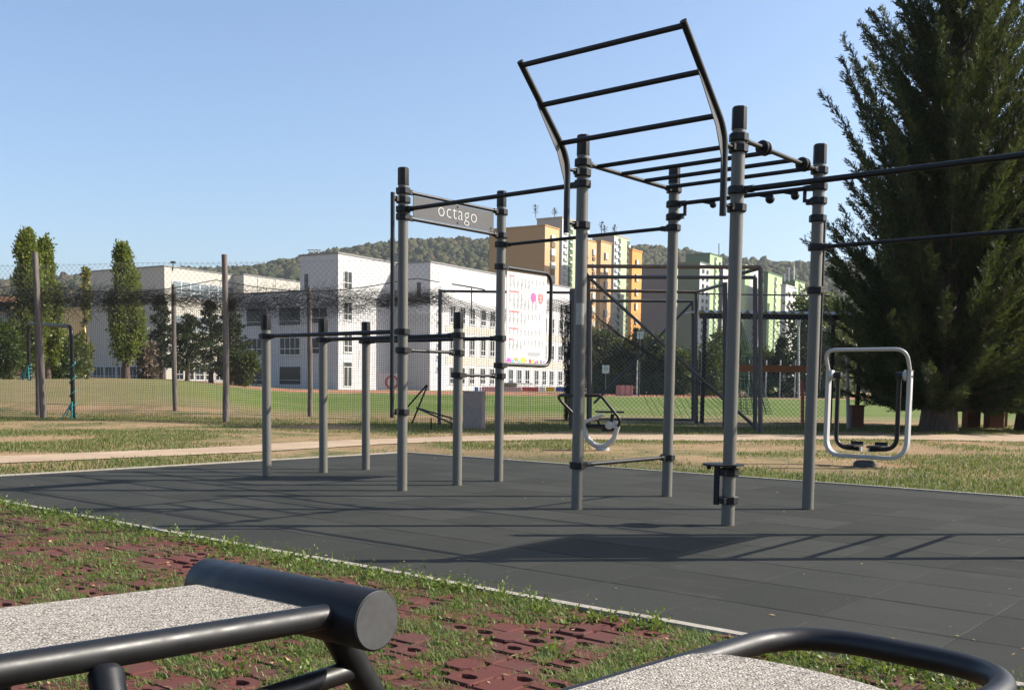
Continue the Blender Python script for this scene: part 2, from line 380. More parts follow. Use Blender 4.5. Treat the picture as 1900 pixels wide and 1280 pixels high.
# ------------------------------------------------------------------ hill and its woods
RIDGE=[(-900,530),(-300,522),(0,516),(170,503),(260,496),(330,491),(450,486),(520,476),(600,464),(700,448),(770,441),(830,438),(900,438),(1000,440),(1100,445),(1170,452),(1240,460),(1350,474),(1430,478),(1500,478),(1600,474),(1800,480),(2200,500),(3000,530)]
RX=[(p-950)/FPX*1000 for p,_ in RIDGE];RZ=[1000*(float(716.2+.0123*(p-950))-y)/FPX+1 for p,y in RIDGE]
def hillz(x,y):
    t=sstep(430,1000,y);top=np.interp(x*1000/np.maximum(y,300),RX,RZ)-13
    return top*(.25*t+.75*t**1.6)*np.where(y>1000,1-.4*sstep(1000,1500,y),1)*1.0
xs=np.linspace(-1300,1300,120);ys=np.linspace(420,1500,70)
X,Y=np.meshgrid(xs,ys);Zh=hillz(X,Y)+3*np.sin(X*.021+1.3)*np.sin(Y*.017)*sstep(480,600,Y)
v=np.stack([X.ravel(),Y.ravel(),Zh.ravel()-.5],1);i=np.arange(X.size).reshape(X.shape)
f=np.stack([i[:-1,:-1].ravel(),i[:-1,1:].ravel(),i[1:,1:].ravel(),i[1:,:-1].ravel()],1)
k=N('hill_soil');co=k.coord();MT['hill']=k.bsdf(k.mix(k.noise(co,.02,5),(.05,.06,.025),(.1,.085,.05)),.95)
tag(mesh_obj('hill',v,f,MT['hill'],smooth=180),kind='structure')
def woods():
    # one low dome of leaves per tree, all merged: nobody could count them
    rings=[(1.0,-.2),(.95,.35),(.72,.75),(.3,1.0)];seg=7
    base=[];
    for r,z in rings:
        for k in range(seg): base.append((r*math.cos(2*math.pi*k/seg),r*math.sin(2*math.pi*k/seg),z))
    base=np.array(base);nb=len(base);ff=[]
    for a in range(len(rings)-1):
        for k in range(seg): ff.append([a*seg+k,a*seg+(k+1)%seg,(a+1)*seg+(k+1)%seg,(a+1)*seg+k])
    ff=np.array(ff)
    sp=5.2;gx,gy=np.meshgrid(np.arange(-640,640,sp),np.arange(470,1030,sp));x=gx.ravel()+rng.uniform(-4,4,gx.size);y=gy.ravel()+rng.uniform(-4,4,gy.size)
    kk=(np.abs(x)<y*.56+20);x=x[kk];y=y[kk];n=len(x);z=hillz(x,y)+3*np.sin(x*.021+1.3)*np.sin(y*.017)*sstep(480,600,y)
    s=rng.lognormal(0,.28,n)*2.9;hh=s*rng.uniform(.7,1.15,n)
    V=base[None]*np.stack([s,s,hh],1)[:,None]*(1+rng.normal(0,.16,(n,nb,1)));V+=np.stack([x,y,z+rng.uniform(0,2.5,n)],1)[:,None]
    F=(ff[None]+(np.arange(n)*nb)[:,None,None]).reshape(-1,4)
    k=N('wooded_hillside_leaves');g=k.n('ShaderNodeNewGeometry');co=k.coord()
    c=k.ramp(g.outputs['Random Per Island'],[(0,(.045,.06,.022)),(.3,(.06,.075,.026)),(.6,(.075,.082,.032)),(.8,(.095,.088,.04)),(.93,(.115,.082,.045)),(1,(.095,.065,.038))])
    big=k.noise(co,.012,4,.6);c=k.mix(k.ramp(big,[(.45,0.),(.62,.6)]),c,(.10,.08,.045));c=k.mix(k.ramp(k.noise(co,.9,4,.7),[(.35,.55),(.65,0.)]),c,(.025,.036,.014))
    m=k.bsdf(c,.9,bump=k.noise(co,.8,4,.7),bstr=1.0,bdist=1.2,spec=.1)
    o=mesh_obj('hillside_woods',V.reshape(-1,3),F,m);return tag(o,'green and rusty brown woods covering the long hill behind the buildings','woods',kind='stuff')
woods()
# ------------------------------------------------------------------ calisthenics rig
rig=empty('calisthenics_rig',P(0,0),'grey posts and black bars of the big outdoor calisthenics rig standing on dark rubber tiles','workout rig')
PR=.0475
def lugs(mb,c,dirs):
    for d in dirs:
        d=unit(d);s=np.cross(Z3,d)
        mb.box(c+d*.083,d*.018,s*.021,Z3*.022)
def clamp(post,a,b,z,dirs=(),tall=.028):
    mb=MB();c=P(a,b,z)
    mb.lathe(c,[(PR+.001,-tall),(.066,-tall),(.071,-tall+.005),(.071,tall-.005),(.066,tall),(PR+.001,tall)],8,rot=.5)
    if not dirs: dirs=(A3,-A3)
    lugs(mb,c,dirs)
    o=mb.build('clamp',MT['plastic'],post,smooth=20)
    return o
POSTS={'P5':(0,0,3.0),'P1':(2.05,0,3.0),'P3':(3.419,0,3.0),'P6':(0,1.405,3.0),'P2':(2.05,1.405,3.0),'P4':(3.419,1.405,3.0),
 'L4':(0,.765,1.723),'L1':(-2.068,-.012,1.723),'L2':(-2.027,.731,1.723),'L3':(-2.026,1.369,1.723),'P7':(5.47,0,3.0),'P8':(5.47,1.405,3.0)}
CL={'P5':[(2.787,(B3,)),(2.705,(-B3,)),(2.62,(A3,)),(2.552,(B3,)),(1.495,(-A3,)),(1.322,(B3,)),(.745,(-B3,))],
'P6':[(2.785,(-B3,)),(2.548,(-B3,)),(2.457,(A3,)),(2.232,(B3,)),(1.495,(-A3,)),(1.213,(B3,)),(1.104,(-B3,))],
'P1':[(2.783,(B3,)),(2.702,(-B3,)),(2.616,(-A3,)),(2.29,(-B3,)),(.363,(B3,))],
'P2':[(2.785,(-B3,)),(2.656,(A3,)),(2.543,(A3,)),(2.445,(-A3,)),(.363,(-B3,))],
'P3':[(2.784,(B3,)),(2.706,(-B3,)),(2.415,(A3,)),(2.29,(-B3,)),(.395,(-B3,)),(.189,(-B3,))],
'P4':[(2.788,(-B3,)),(2.656,(-A3,)),(2.543,(-A3,)),(2.402,(B3,)),(2.169,(A3,)),(1.818,(B3,))],
'L4':[(1.497,(-A3,)),(1.324,(-B3,)),(1.102,(B3,))],'L1':[(1.497,(A3,-A3))],'L2':[(1.49,(A3,-A3))],'L3':[(1.497,(A3,-A3))],
'P7':[(2.415,(-A3,)),(2.66,(B3,)),(1.7,(B3,))],'P8':[(2.169,(-A3,)),(2.66,(-B3,)),(1.7,(-B3,))]}
for nme,(a,b,h) in POSTS.items():
    mb=MB();mb.lathe(P(a,b),[(PR,-.02),(PR,h-.02)],24)
    post=mb.build('post',MT['post'],rig,smooth=40)
    mb=MB();c=P(a,b,h);mb.lathe(c,[(PR+.002,-.16),(.0535,-.16),(.0545,-.155),(.0535,-.008),(.045,0)],8,rot=.5);mb.build('cap',MT['plastic'],post,smooth=20)
    mb=MB();mb.lathe(P(a,b),[(PR+.006,.0),(PR+.004,.004)],24);mb.build('base_ring',MT['soil'],post,smooth=20)
    for z,d in CL[nme]: clamp(post,a,b,z,d)
def bar(name,p,q,r=.017,mat='black',inset=.085):
    p=np.asarray(p,float);q=np.asarray(q,float);u=unit(q-p)
    mb=MB();mb.tube([p+u*inset,q-u*inset],r,14)
    for s,c in ((1,p),(-1,q)):
        e=c+s*u*.098; mb.tube([e,e+s*u*.03],r+.006,14)
    return mb.build(name,MT[mat],rig,smooth=40)
# worn sticker on one front post
mb=MB();c_=P(2.05,0,1.585);n_=9
for i in range(n_):
    t=-2.45+1.5*i/(n_-1)
    for z in (-.085,.085): mb.v.append(tuple(c_+V3(math.cos(t),math.sin(t),0)*(PR+.0012)+Z3*(z*(1+.08*math.sin(i*2.3)))))
mb.f=[[2*i,2*i+2,2*i+3,2*i+1] for i in range(n_-1)]
mb.build('sticker',plain('worn_pale_sticker',(.36,.34,.29),.7,.25,30),[o for o in rig.children if o.name.startswith('post')][1],smooth=60)
# sign with its two rails
bar('sign_rail',P(0,0,2.787),P(0,1.405,2.787));bar('sign_rail',P(0,0,2.548),P(0,1.405,2.548))
mb=MB();mb.box(P(.004,.70,2.667),A3*.003,B3*.575,Z3*.098);plate=mb.build('sign_plate',MT['plate'],rig,smooth=None)
def text3d(s,origin,xdir,zdir,size,ext,mat,parent,name,align='CENTER'):
    cu=bpy.data.curves.new(name,'FONT');cu.body=s;cu.size=size;cu.extrude=ext;cu.align_x=align;cu.resolution_u=3;cu.offset=-.0035;cu.space_character=1.08
    t=bpy.data.objects.new(name,cu);COL.objects.link(t)
    bpy.context.view_layer.update()
    me=bpy.data.meshes.new_from_object(t.evaluated_get(bpy.context.evaluated_depsgraph_get()))
    co=np.empty(len(me.vertices)*3);me.vertices.foreach_get('co',co);co=co.reshape(-1,3)
    x=unit(xdir);z=unit(zdir);nrm=np.cross(x,z)
    w=np.asarray(origin)+co[:,:1]*x+co[:,1:2]*z+co[:,2:]*nrm
    f=[list(p.vertices) for p in me.polygons]
    bpy.data.objects.remove(t,do_unlink=True);bpy.data.curves.remove(cu);bpy.data.meshes.remove(me)
    return mesh_obj(name,w,f,MT[mat],parent)
text3d('octago',P(.0085,.735,2.622),B3,Z3,.197,.0012,'letter',plate,'lettering')
for b,z in ((.735,2.745),(.735,2.592),(1.235,2.60)):
    mb=MB();mb.lathe(P(.007,b,z),[(.010,0),(.010,.005)],8,axis=A3);mb.build('fixing_bolt',MT['plastic'],plate,smooth=20)
# pull-up and dip bars
bar('pull_up_bar',P(0,0,2.617),P(2.05,0,2.617),.019);bar('pull_up_bar',P(0,1.405,2.45),P(2.05,1.405,2.45),.017)
bar('pull_up_bar',P(3.419,0,2.415),P(5.47,0,2.415),.0205);bar('pull_up_bar',P(3.419,1.405,2.169),P(5.47,1.405,2.169),.017)
bar('dip_bar',P(-2.068,-.012,1.497),P(0,0,1.497),.0205);bar('dip_bar',P(-2.027,.731,1.49),P(0,.765,1.497),.0205);bar('dip_bar',P(-2.026,1.369,1.497),P(0,1.405,1.495),.0205)
bar('vault_bar',P(0,0,1.323),P(0,.765,1.323),.015);bar('vault_bar',P(0,.765,1.103),P(0,1.405,1.103),.015)
bar('foot_bar',P(2.05,0,.363),P(2.05,1.405,.363),.0175)
# overhead ladder between the four tall posts
bar('ladder_rail',P(2.05,0,2.784),P(2.05,1.405,2.784),.0185);bar('ladder_rail',P(3.419,0,2.784),P(3.419,1.405,2.784),.0185)
for b in (.19,.545,.90,1.262):
    mb=MB();mb.tube([P(2.05+.01,b,2.784),P(3.419-.01,b,2.784)],.0175,14);mb.build('ladder_rung',MT['black'],rig,smooth=40)
for b in (.395,1.09):
    mb=MB()
    for d in (-.024,.024): mb.lathe(P(3.419,b+d,2.784),[(.02,-.013),(.048,-.013),(.054,-.006),(.054,.006),(.048,.013),(.02,.013)],18,axis=B3)
    mb.lathe(P(3.419,b,2.784),[(.036,-.03),(.036,.03)],14,axis=B3)
    mb.build('rail_roller',MT['plastic'],rig,smooth=35)
# ball bar
bar('ball_bar',P(2.05,1.405,2.656),P(3.419,1.405,2.656),.0185)
for a,r in ((2.45,.030),(2.99,.040),(3.215,.036)):
    mb=MB();pr=[(max(1e-4,r*math.sin(t)),-r*math.cos(t)) for t in np.linspace(0.02,math.pi-.02,10)]
    mb.lathe(P(a,1.405,2.656-.022-r*.72),pr,18);mb.build('grip_ball',MT['plastic'],rig,smooth=60)
    mb=MB();mb.prism([P(a-.12,1.402,2.641),P(a-.01,1.402,2.641),P(a-.01,1.402,2.641-.03)],B3*.006);mb.build('grip_bracket',MT['plastic'],rig,smooth=None)
for a in (2.168,3.30):
    mb=MB();mb.tube([P(a,1.405,2.668),P(a,1.405,2.545)],.016,12);mb.build('hanger',MT['black'],rig,smooth=40)
# bent climbing frame in front of the ladder
prof=[(-.205,2.21),(-.205,2.79),(-.805,3.375)]
fr=[]
for a in (2.05,3.419):
    pts=fillet([P(a,b,z) for b,z in prof],.30,8)
    mb=MB();mb.tube(pts,.0245,16);mb.build('frame_tube',MT['tubeblack'],rig,smooth=40)
    # gusset plate on the back of the bend
    mb=MB();mb.prism([P(a-.003,-.228,2.42),P(a-.003,-.245,2.60),P(a-.003,-.335,2.80),P(a-.003,-.6,3.115),P(a-.003,-.46,3.02),P(a-.003,-.31,2.85),P(a-.003,-.25,2.735),P(a-.003,-.222,2.55)],A3*.006);mb.build('gusset',MT['plate'],rig,smooth=None)
    for z in (2.702,2.29):
        mb=MB();mb.tube([P(a,-.205,z),P(a,-.06,z)],.013,10);mb.build('standoff',MT['black'],rig,smooth=40)
for b,z in ((-.782,3.352),(-.540,3.118),(-.298,2.880)):
    mb=MB();mb.tube([P(2.05+.015,b,z),P(3.419-.015,b,z)],.0195,14);mb.build('frame_rung',MT['black'],rig,smooth=40)
# vertical poles beside two posts
mb=MB();mb.tube([P(0,-.135,.692),P(0,-.135,2.757)],.0195,14);mb.build('climbing_pole',MT['tubeblack'],rig,smooth=40)
for z in (2.705,.745):
    mb=MB();mb.tube([P(0,-.135,z),P(0,-.06,z)],.014,10);mb.build('standoff',MT['black'],rig,smooth=40)
mb=MB();mb.tube([P(3.419,1.535,1.0),P(3.419,1.535,2.40)],.0165,14);mb.build('climbing_pole',MT['tubeblack'],rig,smooth=40)
# step plate on the front right post
ca=P(3.385,-.03,.440)
mb=MB();oc=[ca+A3*(.150*math.cos(t))+B3*(.150*math.sin(t)) for t in np.arange(8)*math.pi/4+math.pi/8]
mb.prism(oc,V3(0,0,.014))
for s in (-1,1):
    mb.lathe(ca+A3*s*.10-B3*.03,[(.014,-.03),(.02,0)],10)
mb.build('step_plate',MT['plastic'],rig,smooth=20)
mb=MB();mb.box(P(3.352,-.06,.295),A3*.0205,B3*.006,Z3*.142);mb.build('step_bracket',MT['plastic'],rig,smooth=None)
# panel and rungs between the two posts past the frame edge
for z in (1.42,1.07,.70,2.66,1.70): bar('wall_rung',P(5.47,0,z),P(5.47,1.405,z),.0185)
mb=MB();mb.box(P(5.47,.70,2.18),A3*.006,B3*.60,Z3*.44);mb.build('climbing_panel',MT['plate'],rig,smooth=None)
# ---------------- information board on the back left post
bt=fillet([P(0,1.47,2.232),P(0,2.262,2.232),P(0,2.262,1.225),P(0,1.47,1.225)],.13,8)
mb=MB();mb.tube(bt,.0195,14);frame=mb.build('board_frame',MT['black'],rig,smooth=40)
mb=MB();mb.box(P(.004,1.835,1.722),A3*.003,B3*.338,Z3*.474);board=mb.build('information_board',MT['white'],rig,smooth=None)
def flat(name,c,par=None): return plain(name,c,.5,.04,6)
MT['pr_red']=flat('print_red',(.5,.06,.06));MT['pr_grey']=flat('print_grey',(.25,.25,.25));MT['pr_pink']=flat('print_pink',(.6,.09,.28))
MT['pr_mag']=flat('print_magenta',(.72,.08,.45));MT['pr_or']=flat('print_orange',(.85,.28,.05));MT['pr_yel']=flat('print_yellow',(.9,.62,.05));MT['pr_cy']=flat('print_cyan',(.1,.5,.75));MT['pr_vi']=flat('print_violet',(.25,.1,.45))
FB=.0078
def q2(mb,b0,z0,b1,z1,d=FB): mb.add([P(d,b0,z0),P(d,b1,z0),P(d,b1,z1),P(d,b0,z1)],[[0,1,2,3]])
def poly2(mb,pts,d=FB): mb.add([P(d,b,z) for b,z in pts],[list(range(len(pts)))])
rb=random.Random(3)
def bz(u,v): return 1.497+.676*u,2.196-.948*v     # u to the right, v down, in board fractions
mb=MB()
for v,wd in ((.045,.11),(.215,.24),(.435,.25),(.62,.24),(.74,.10)):   # headings: rows of unreadably small red characters
    u=.055
    while u<.055+wd:
        cw=rb.uniform(.010,.017);b0,z0=bz(u,v+.008);b1,z1=bz(u+cw,v-rb.uniform(.004,.009));q2(mb,b0,z0,b1,z1);u+=cw+.005
mb.build('red_headings',MT['pr_red'],board,smooth=None)
mb=MB()
def fig(u,v,s,k):   # small exercise figure with its caption
    b,z=bz(u,v);h=.055*s
    def qq(x0,y0,x1,y1): q2(mb,b+x0*h,z-y1*h,b+x1*h,z-y0*h)
    qq(-.09,-.95,.09,-.78);l=rb.uniform(-.18,.18)
    poly2(mb,[(b-.11*h,z+.72*h),(b+.11*h,z+.72*h),(b+(.08+l)*h,z+.3*h),(b+(-.08+l)*h,z+.3*h)])
    for sgn in (-1,1):
        e=rb.uniform(.1,.42)*sgn;poly2(mb,[(b+l*h-.05*h,z+.32*h),(b+l*h+.05*h,z+.32*h),(b+e*h+.05*h,z-.2*h),(b+e*h-.05*h,z-.2*h)])
        e=rb.uniform(.15,.45)*sgn;yy=rb.uniform(.2,1.0);poly2(mb,[(b+.1*sgn*h,z+.7*h),(b+.1*sgn*h,z+.6*h),(b+e*h,z+yy*h),(b+e*h,z+(yy+.1)*h)])
    qq(-.35,.42,.35,.48);
for v,n0,n1 in ((.115,0,10),(.175,0,6),(.285,0,4),(.345,0,8),(.40,1,8),(.505,0,9),(.565,0,5),(.685,0,9),(.795,0,10),(.855,0,4)):
    for i in range(n0,n1): fig(.085+i*.092,v,rb.uniform(.95,1.2),i)
for i in range(4):
    b0,z0=bz(.53,.878+i*.011);b1,z1=bz(.86-.05*(i==3),.884+i*.011);q2(mb,b0,z0,b1,z1)
mb.build('grey_figures',MT['pr_grey'],board,smooth=None)
mb=MB();c=bz(.66,.255);pts=[]
for i in range(20):
    t=2*math.pi*i/20;r=.052*(1+.16*((i%2)*2-1)*rb.uniform(.3,1));pts.append((c[0]+r*.95*math.cos(t),c[1]+r*math.sin(t)))
mb.v+= [tuple(P(FB,*c))]+[tuple(P(FB,*p)) for p in pts];mb.f+=[[0,i+1,(i+1)%20+1] for i in range(20)]
for i in range(3):
    b0,z0=bz(.58+i*.05,.315+i*.006);q2(mb,b0,z0,b0+.02,z0+.006)
mb.build('pink_emblem',MT['pr_pink'],board,smooth=None)
mb=MB();c=bz(.845,.262);s=.043
poly2(mb,[(c[0]-s*.95,c[1]+s*1.1),(c[0]-s*.95,c[1]-s*.35),(c[0]-s*.55,c[1]-s*1.05),(c[0],c[1]-s*1.35),(c[0]+s*.55,c[1]-s*1.05),(c[0]+s*.95,c[1]-s*.35),(c[0]+s*.95,c[1]+s*1.1)])
mb.build('red_crest',MT['pr_red'],board,smooth=None)
mb=MB();d=FB+.0012
q2(mb,c[0]-s*.75,c[1]+s*.62,c[0]+s*.75,c[1]+s*.78,d);q2(mb,c[0]-s*.13,c[1]-s*1.05,c[0]+s*.13,c[1]+s*.45,d);q2(mb,c[0]-s*.5,c[1]-s*.55,c[0]+s*.5,c[1]-s*.3,d);q2(mb,c[0]-s*.62,c[1]+s*.1,c[0]-s*.3,c[1]+s*.35,d);q2(mb,c[0]+s*.3,c[1]+s*.1,c[0]+s*.62,c[1]+s*.35,d)
mb.build('crest_cross',MT['white'],board,smooth=None)
mbs={m:MB() for m in ('pr_mag','pr_or','pr_yel','pr_cy','pr_vi','pr_red')}
def disc(m,u,v,r,n=12,a0=0,a1=2*math.pi,sx=1):
    c=bz(u,v);poly2(mbs[m],[(c[0]+sx*r*math.cos(a),c[1]+r*math.sin(a)) for a in np.linspace(a0,a1,n)],FB+rb.uniform(0,.0009))
def rect(m,u0,u1,v0,v1):
    a=bz(u0,v1);b=bz(u1,v0);q2(mbs[m],a[0],a[1],b[0],b[1],FB+rb.uniform(0.001,.002))
disc('pr_mag',.07,.995,.042,9,0,math.pi*1.0);rect('pr_mag',.03,.05,.945,.995);rect('pr_cy',.12,.2,.965,.995);rect('pr_or',.20,.29,.945,.985);rect('pr_cy',.29,.36,.975,.995)
disc('pr_yel',.42,.995,.056,12,0,math.pi);disc('pr_mag',.49,.975,.018);rect('pr_red',.57,.62,.955,.995);rect('pr_yel',.62,.67,.965,.995);rect('pr_or',.66,.69,.95,.985);rect('pr_mag',.71,.76,.975,.995);rect('pr_vi',.77,.80,.965,.995);rect('pr_yel',.80,.85,.975,.995);rect('pr_vi',.86,.89,.96,.995);disc('pr_mag',.95,.99,.02,10,0,math.pi);rect('pr_cy',.89,.92,.975,.995)
for m,x in mbs.items(): x.build('coloured_shapes',MT[m],board,smooth=None)
# ------------------------------------------------------------------ sit-up bench (near left)
r_end=V3(-.255,1.93,.548);u=unit((.787,-.616,0));vdir=unit(V3(-.616,-.787,.043));wn=unit(np.cross(u,-vdir))
if wn[2]<0: wn=-wn
sb=empty('sit_up_bench',V3(-.7,1.6,0),'black tube sit-up bench with speckled granulate board and thick padded roller end','fitness bench')
def rolled(name,c0,c1,r,mat,par,bev=.004):
    ax=unit(c1-c0);L=np.linalg.norm(c1-c0)
    mb=MB();mb.lathe(c0,[(r-bev,0),(r-bev*.3,bev*.3),(r,bev),(r,L-bev),(r-bev*.3,L-bev*.3),(r-bev,L)],40,axis=ax);return mb.build(name,MT[mat],par,smooth=30)
roller=rolled('roller',r_end-u*.545,r_end,.0595,'tubeblack',sb)
mb=MB();mb.lathe(r_end,[(.0555,.0002),(.055,.0012)],40,axis=u);mb.build('end_disc',plain('scuffed_end_plate',(.05,.05,.05),.5,.35,30),roller,smooth=20)
b0=r_end-u*.085+wn*.003
mb=MB();mb.tube([b0+vdir*.035,b0+vdir*1.5],.0245,18);mb.build('side_tube',MT['tubeblack'],sb,smooth=40)
b1=r_end-u*.475-wn*.012
mb=MB();mb.tube([b1+vdir*.035,b1+vdir*1.5],.0245,18);mb.build('side_tube',MT['tubeblack'],sb,smooth=40)
def board_mesh(name,poly,nrm,th,par):
    mb=MB();mb.prism([p-nrm*th for p in poly],nrm*th);o=mb.build(name,MT['gran'],par,smooth=None)
    bv=o.modifiers.new('edge','BEVEL');bv.width=.006;bv.segments=2;return o
s0=r_end-u*.105+wn*.014;s1=r_end-u*.492+wn*.014
board_mesh('seat_board',[s0+vdir*.052,s1+vdir*.052,s1+vdir*1.45,s0+vdir*1.45],wn,.035,sb)
lp0=r_end-u*.12-Z3*.035;lp1=AT(690,1290,2.10);ld=unit(lp1-lp0);lp2=lp0+ld*(lp0[2]/-ld[2])
mb=MB();mb.tube([lp0,lp2],.031,18);mb.build('leg',MT['tubeblack'],sb,smooth=40)
br=lp0+ld*.115;mb=MB();mb.tube([br,br+vdir*.9-Z3*.07],.022,16);mb.build('brace',MT['tubeblack'],sb,smooth=40)
j=AT(196,1246,1.545);j2=j+unit(V3(.10,-.12,-.35))*.62
mb=MB();mb.tube([j+V3(-.002,.004,.008),j,j2],.026,18,rs=[.019,.027,.028]);mb.build('leg',MT['tubeblack'],sb,smooth=60)
j3=j-u*.0+vdir*.0-u*.39;mb=MB();mb.tube([j3,j3+(j2-j)],.027,18);mb.build('leg',MT['tubeblack'],sb,smooth=40)
for i,c in enumerate((b0+vdir*1.3,b1+vdir*1.3)):
    mb=MB();mb.tube([c,V3(c[0]-.05,c[1]-.02,0)],.027,16);mb.build('leg',MT['tubeblack'],sb,smooth=40)
# ------------------------------------------------------------------ curved bench (near right)
zc=.49
cb=empty('curved_bench',V3(.45,1.5,0),'low black bench with rounded hoop tube round a speckled granulate board','fitness bench')
zb_=.503;zc=.474;p_b=G(1296,1205,zb_);e=unit(p_b-G(1046,1280,zb_));s=unit(np.cross(e,Z3));p_l=V3(p_b[0],p_b[1],zc)-s*.014
W=float((G(1902,1262,zc)-p_l)@s);ext=float((G(1490,1176,zc)-p_l)@e)+.01
near_l=p_l-e*1.0
q_out=p_l+e*ext
loop=fillet([near_l,q_out,q_out+s*W,near_l+s*W],.19,16)
mb=MB();mb.tube(loop,.0245,20);mb.build('hoop_tube',MT['tubeblack'],cb,smooth=50)
inn=.012;bl=p_l+s*inn-e*.95;arc=[bl]
for t in np.linspace(math.pi,0,17):
    arc.append(p_l+s*((inn+W-.034)/2+(W-.034-inn)/2*math.cos(t))+e*(-.06+.10*math.sin(t)**.7))
arc.append(bl+s*(W-.034-inn))
board_mesh('seat_board',[V3(p[0],p[1],zb_) for p in arc],Z3,.03,cb)
for k_,ss in ((-.35,0),(-.35,W),(-.85,0),(-.85,W)):
    c=p_l+e*k_+s*ss;mb=MB();mb.tube([c,V3(c[0],c[1],0)+s*(.04 if ss else -.04)],.024,16);mb.build('leg',MT['tubeblack'],cb,smooth=40)
# ------------------------------------------------------------------ air walker
aw=empty('air_walker',P(4.05,6.65),'silver grey air walker frame with two black hanging pedals, on grass past the mat','exercise machine')
def AWp(w,b,z): 
    c=V3(4.72,13.62,0);return c+A3*w+B3*b+Z3*z
mb=MB();hw=.545
path=fillet([AWp(-hw,0,1.27),AWp(-hw,0,.115),AWp(hw,0,.115),AWp(hw,0,1.27)],.24,10)
n=len(path)
for i,p in enumerate(path):
    t=unit(path[min(i+1,n-1)]-path[max(i-1,0)]);nn=np.cross(t,B3)
    for d,w_ in ((-1,-.052),(-1,.052),(1,.052),(1,-.052)): mb.v.append(tuple(p+nn*d*.026+B3*w_))
for i in range(n-1):
    for k in range(4): mb.f.append([i*4+k,i*4+(k+1)%4,(i+1)*4+(k+1)%4,(i+1)*4+k])
mb.f+=[[0,1,2,3],[(n-1)*4+3-k for k in range(4)]]
fo=mb.build('frame',MT['silver'],aw,smooth=30);bv=fo.modifiers.new('edge','BEVEL');bv.width=.012;bv.segments=3;bv.limit_method='ANGLE'
mb=MB();mb.tube(fillet([AWp(-hw,.0,1.25),AWp(-hw,-.17,1.535),AWp(hw,-.17,1.535),AWp(hw,.0,1.25)],.17,9),.024,14);mb.build('handle',MT['silver'],aw,smooth=45)
mb=MB();mb.lathe(AWp(0,0,-.03),[(.15,0),(.15,.06),(.12,.09),(.07,.10)],20);mb.build('footing',MT['darksteel'],aw,smooth=30)
for s_ in (-1,1):
    mb=MB();mb.lathe(AWp(s_*(hw-.026),0,1.2),[(.062,0),(.07,.012),(.07,.04),(.05,.055)],18,axis=-s_*A3);bd=mb.build('bearing',MT['silver'],aw,smooth=30)
    x=s_*(hw-.135)
    mb=MB();mb.lathe(AWp(s_*(hw-.08),0,1.2),[(.045,0),(.045,.10),(.03,.105)],16,axis=-s_*A3)
    mb.tube(fillet([AWp(x,0,1.23),AWp(x,0,.235),AWp(s_*.06,0,.215)],.22,9),.030,16);pe=mb.build('pendulum',MT['black'],aw,smooth=45)
    mb=MB();mb.box(AWp(s_*.165,-.03,.262),A3*.085,B3*.16,Z3*.012);mb.box(AWp(s_*.165,.125,.285),A3*.085,B3*.008,Z3*.03);mb.build('pedal',MT['plastic'],pe,smooth=None)
    mb=MB();mb.box(AWp(s_*.055,-.02,.215),A3*.012,B3*.028,Z3*.028);mb.build('end_cap',MT['bolt'],pe,smooth=None)
mb=MB();mb.box(AWp(hw+.0285,.0,1.02),A3*.0008,B3*.03,Z3*.14);mb.build('sticker',MT['white'],aw,smooth=None)
mb=MB();mb.box(AWp(hw+.0285,.0,1.185),A3*.0008,B3*.028,Z3*.012);mb.build('sticker',MT['black'],aw,smooth=None)
# ------------------------------------------------------------------ seated trainer
D0=16.45
rw=empty('seated_trainer',AT(1118,833,D0),'low seated exercise machine with silver curved base and black handlebar on the grass','exercise machine')
def RW(px,py,d=0): return AT(px,py,D0+d)
mb=MB();mb.tube(fillet([RW(1083,788,.1),RW(1088,812,.05),RW(1104,827),RW(1124,828,-.05),RW(1139,815,-.1),RW(1146,790,-.15)],.2,5),.042,14);mb.build('base_arc',MT['silver'],rw,smooth=50)
mb=MB();mb.lathe(RW(1118,836),[(.11,0),(.11,.05),(.07,.06)],16);mb.build('footing',MT['silver'],rw,smooth=30)
mb=MB();mb.tube(fillet([RW(1068,772,.35),RW(1030,733,.3),RW(1060,734,0),RW(1115,734,-.1),RW(1152,780,-.2),RW(1144,797,-.15),RW(1118,798,0)],.12,6),.024,12);mb.build('handlebar',MT['black'],rw,smooth=45)
mb=MB();mb.tube([RW(1084,783,-.15),RW(1120,769,-.2)],.026,12);mb.build('lever',MT['silver'],rw,smooth=45)
c=RW(1131,764,0);mb=MB();mb.box(c,V3(.2,.02,0),V3(-.02,.17,0),V3(0,0,.014));so_=mb.build('seat',MT['plastic'],rw,smooth=None)
mb=MB();mb.tube([RW(1137,768),RW(1133,790)],.03,12);mb.tube([RW(1088,790,.1),RW(1142,793,-.1)],.04,12);mb.tube([RW(1108,779),RW(1116,795),RW(1128,800)],.018,10);mb.build('linkage',MT['black'],rw,smooth=45)
for p_ in ((1130,789),(1142,788)):
    mb=MB();mb.lathe(RW(p_[0],p_[1],-.12),[(.06,0),(.065,.03),(.03,.04)],14,axis=(0,-1,0));mb.build('bearing_cover',MT['silver'],rw,smooth=30)
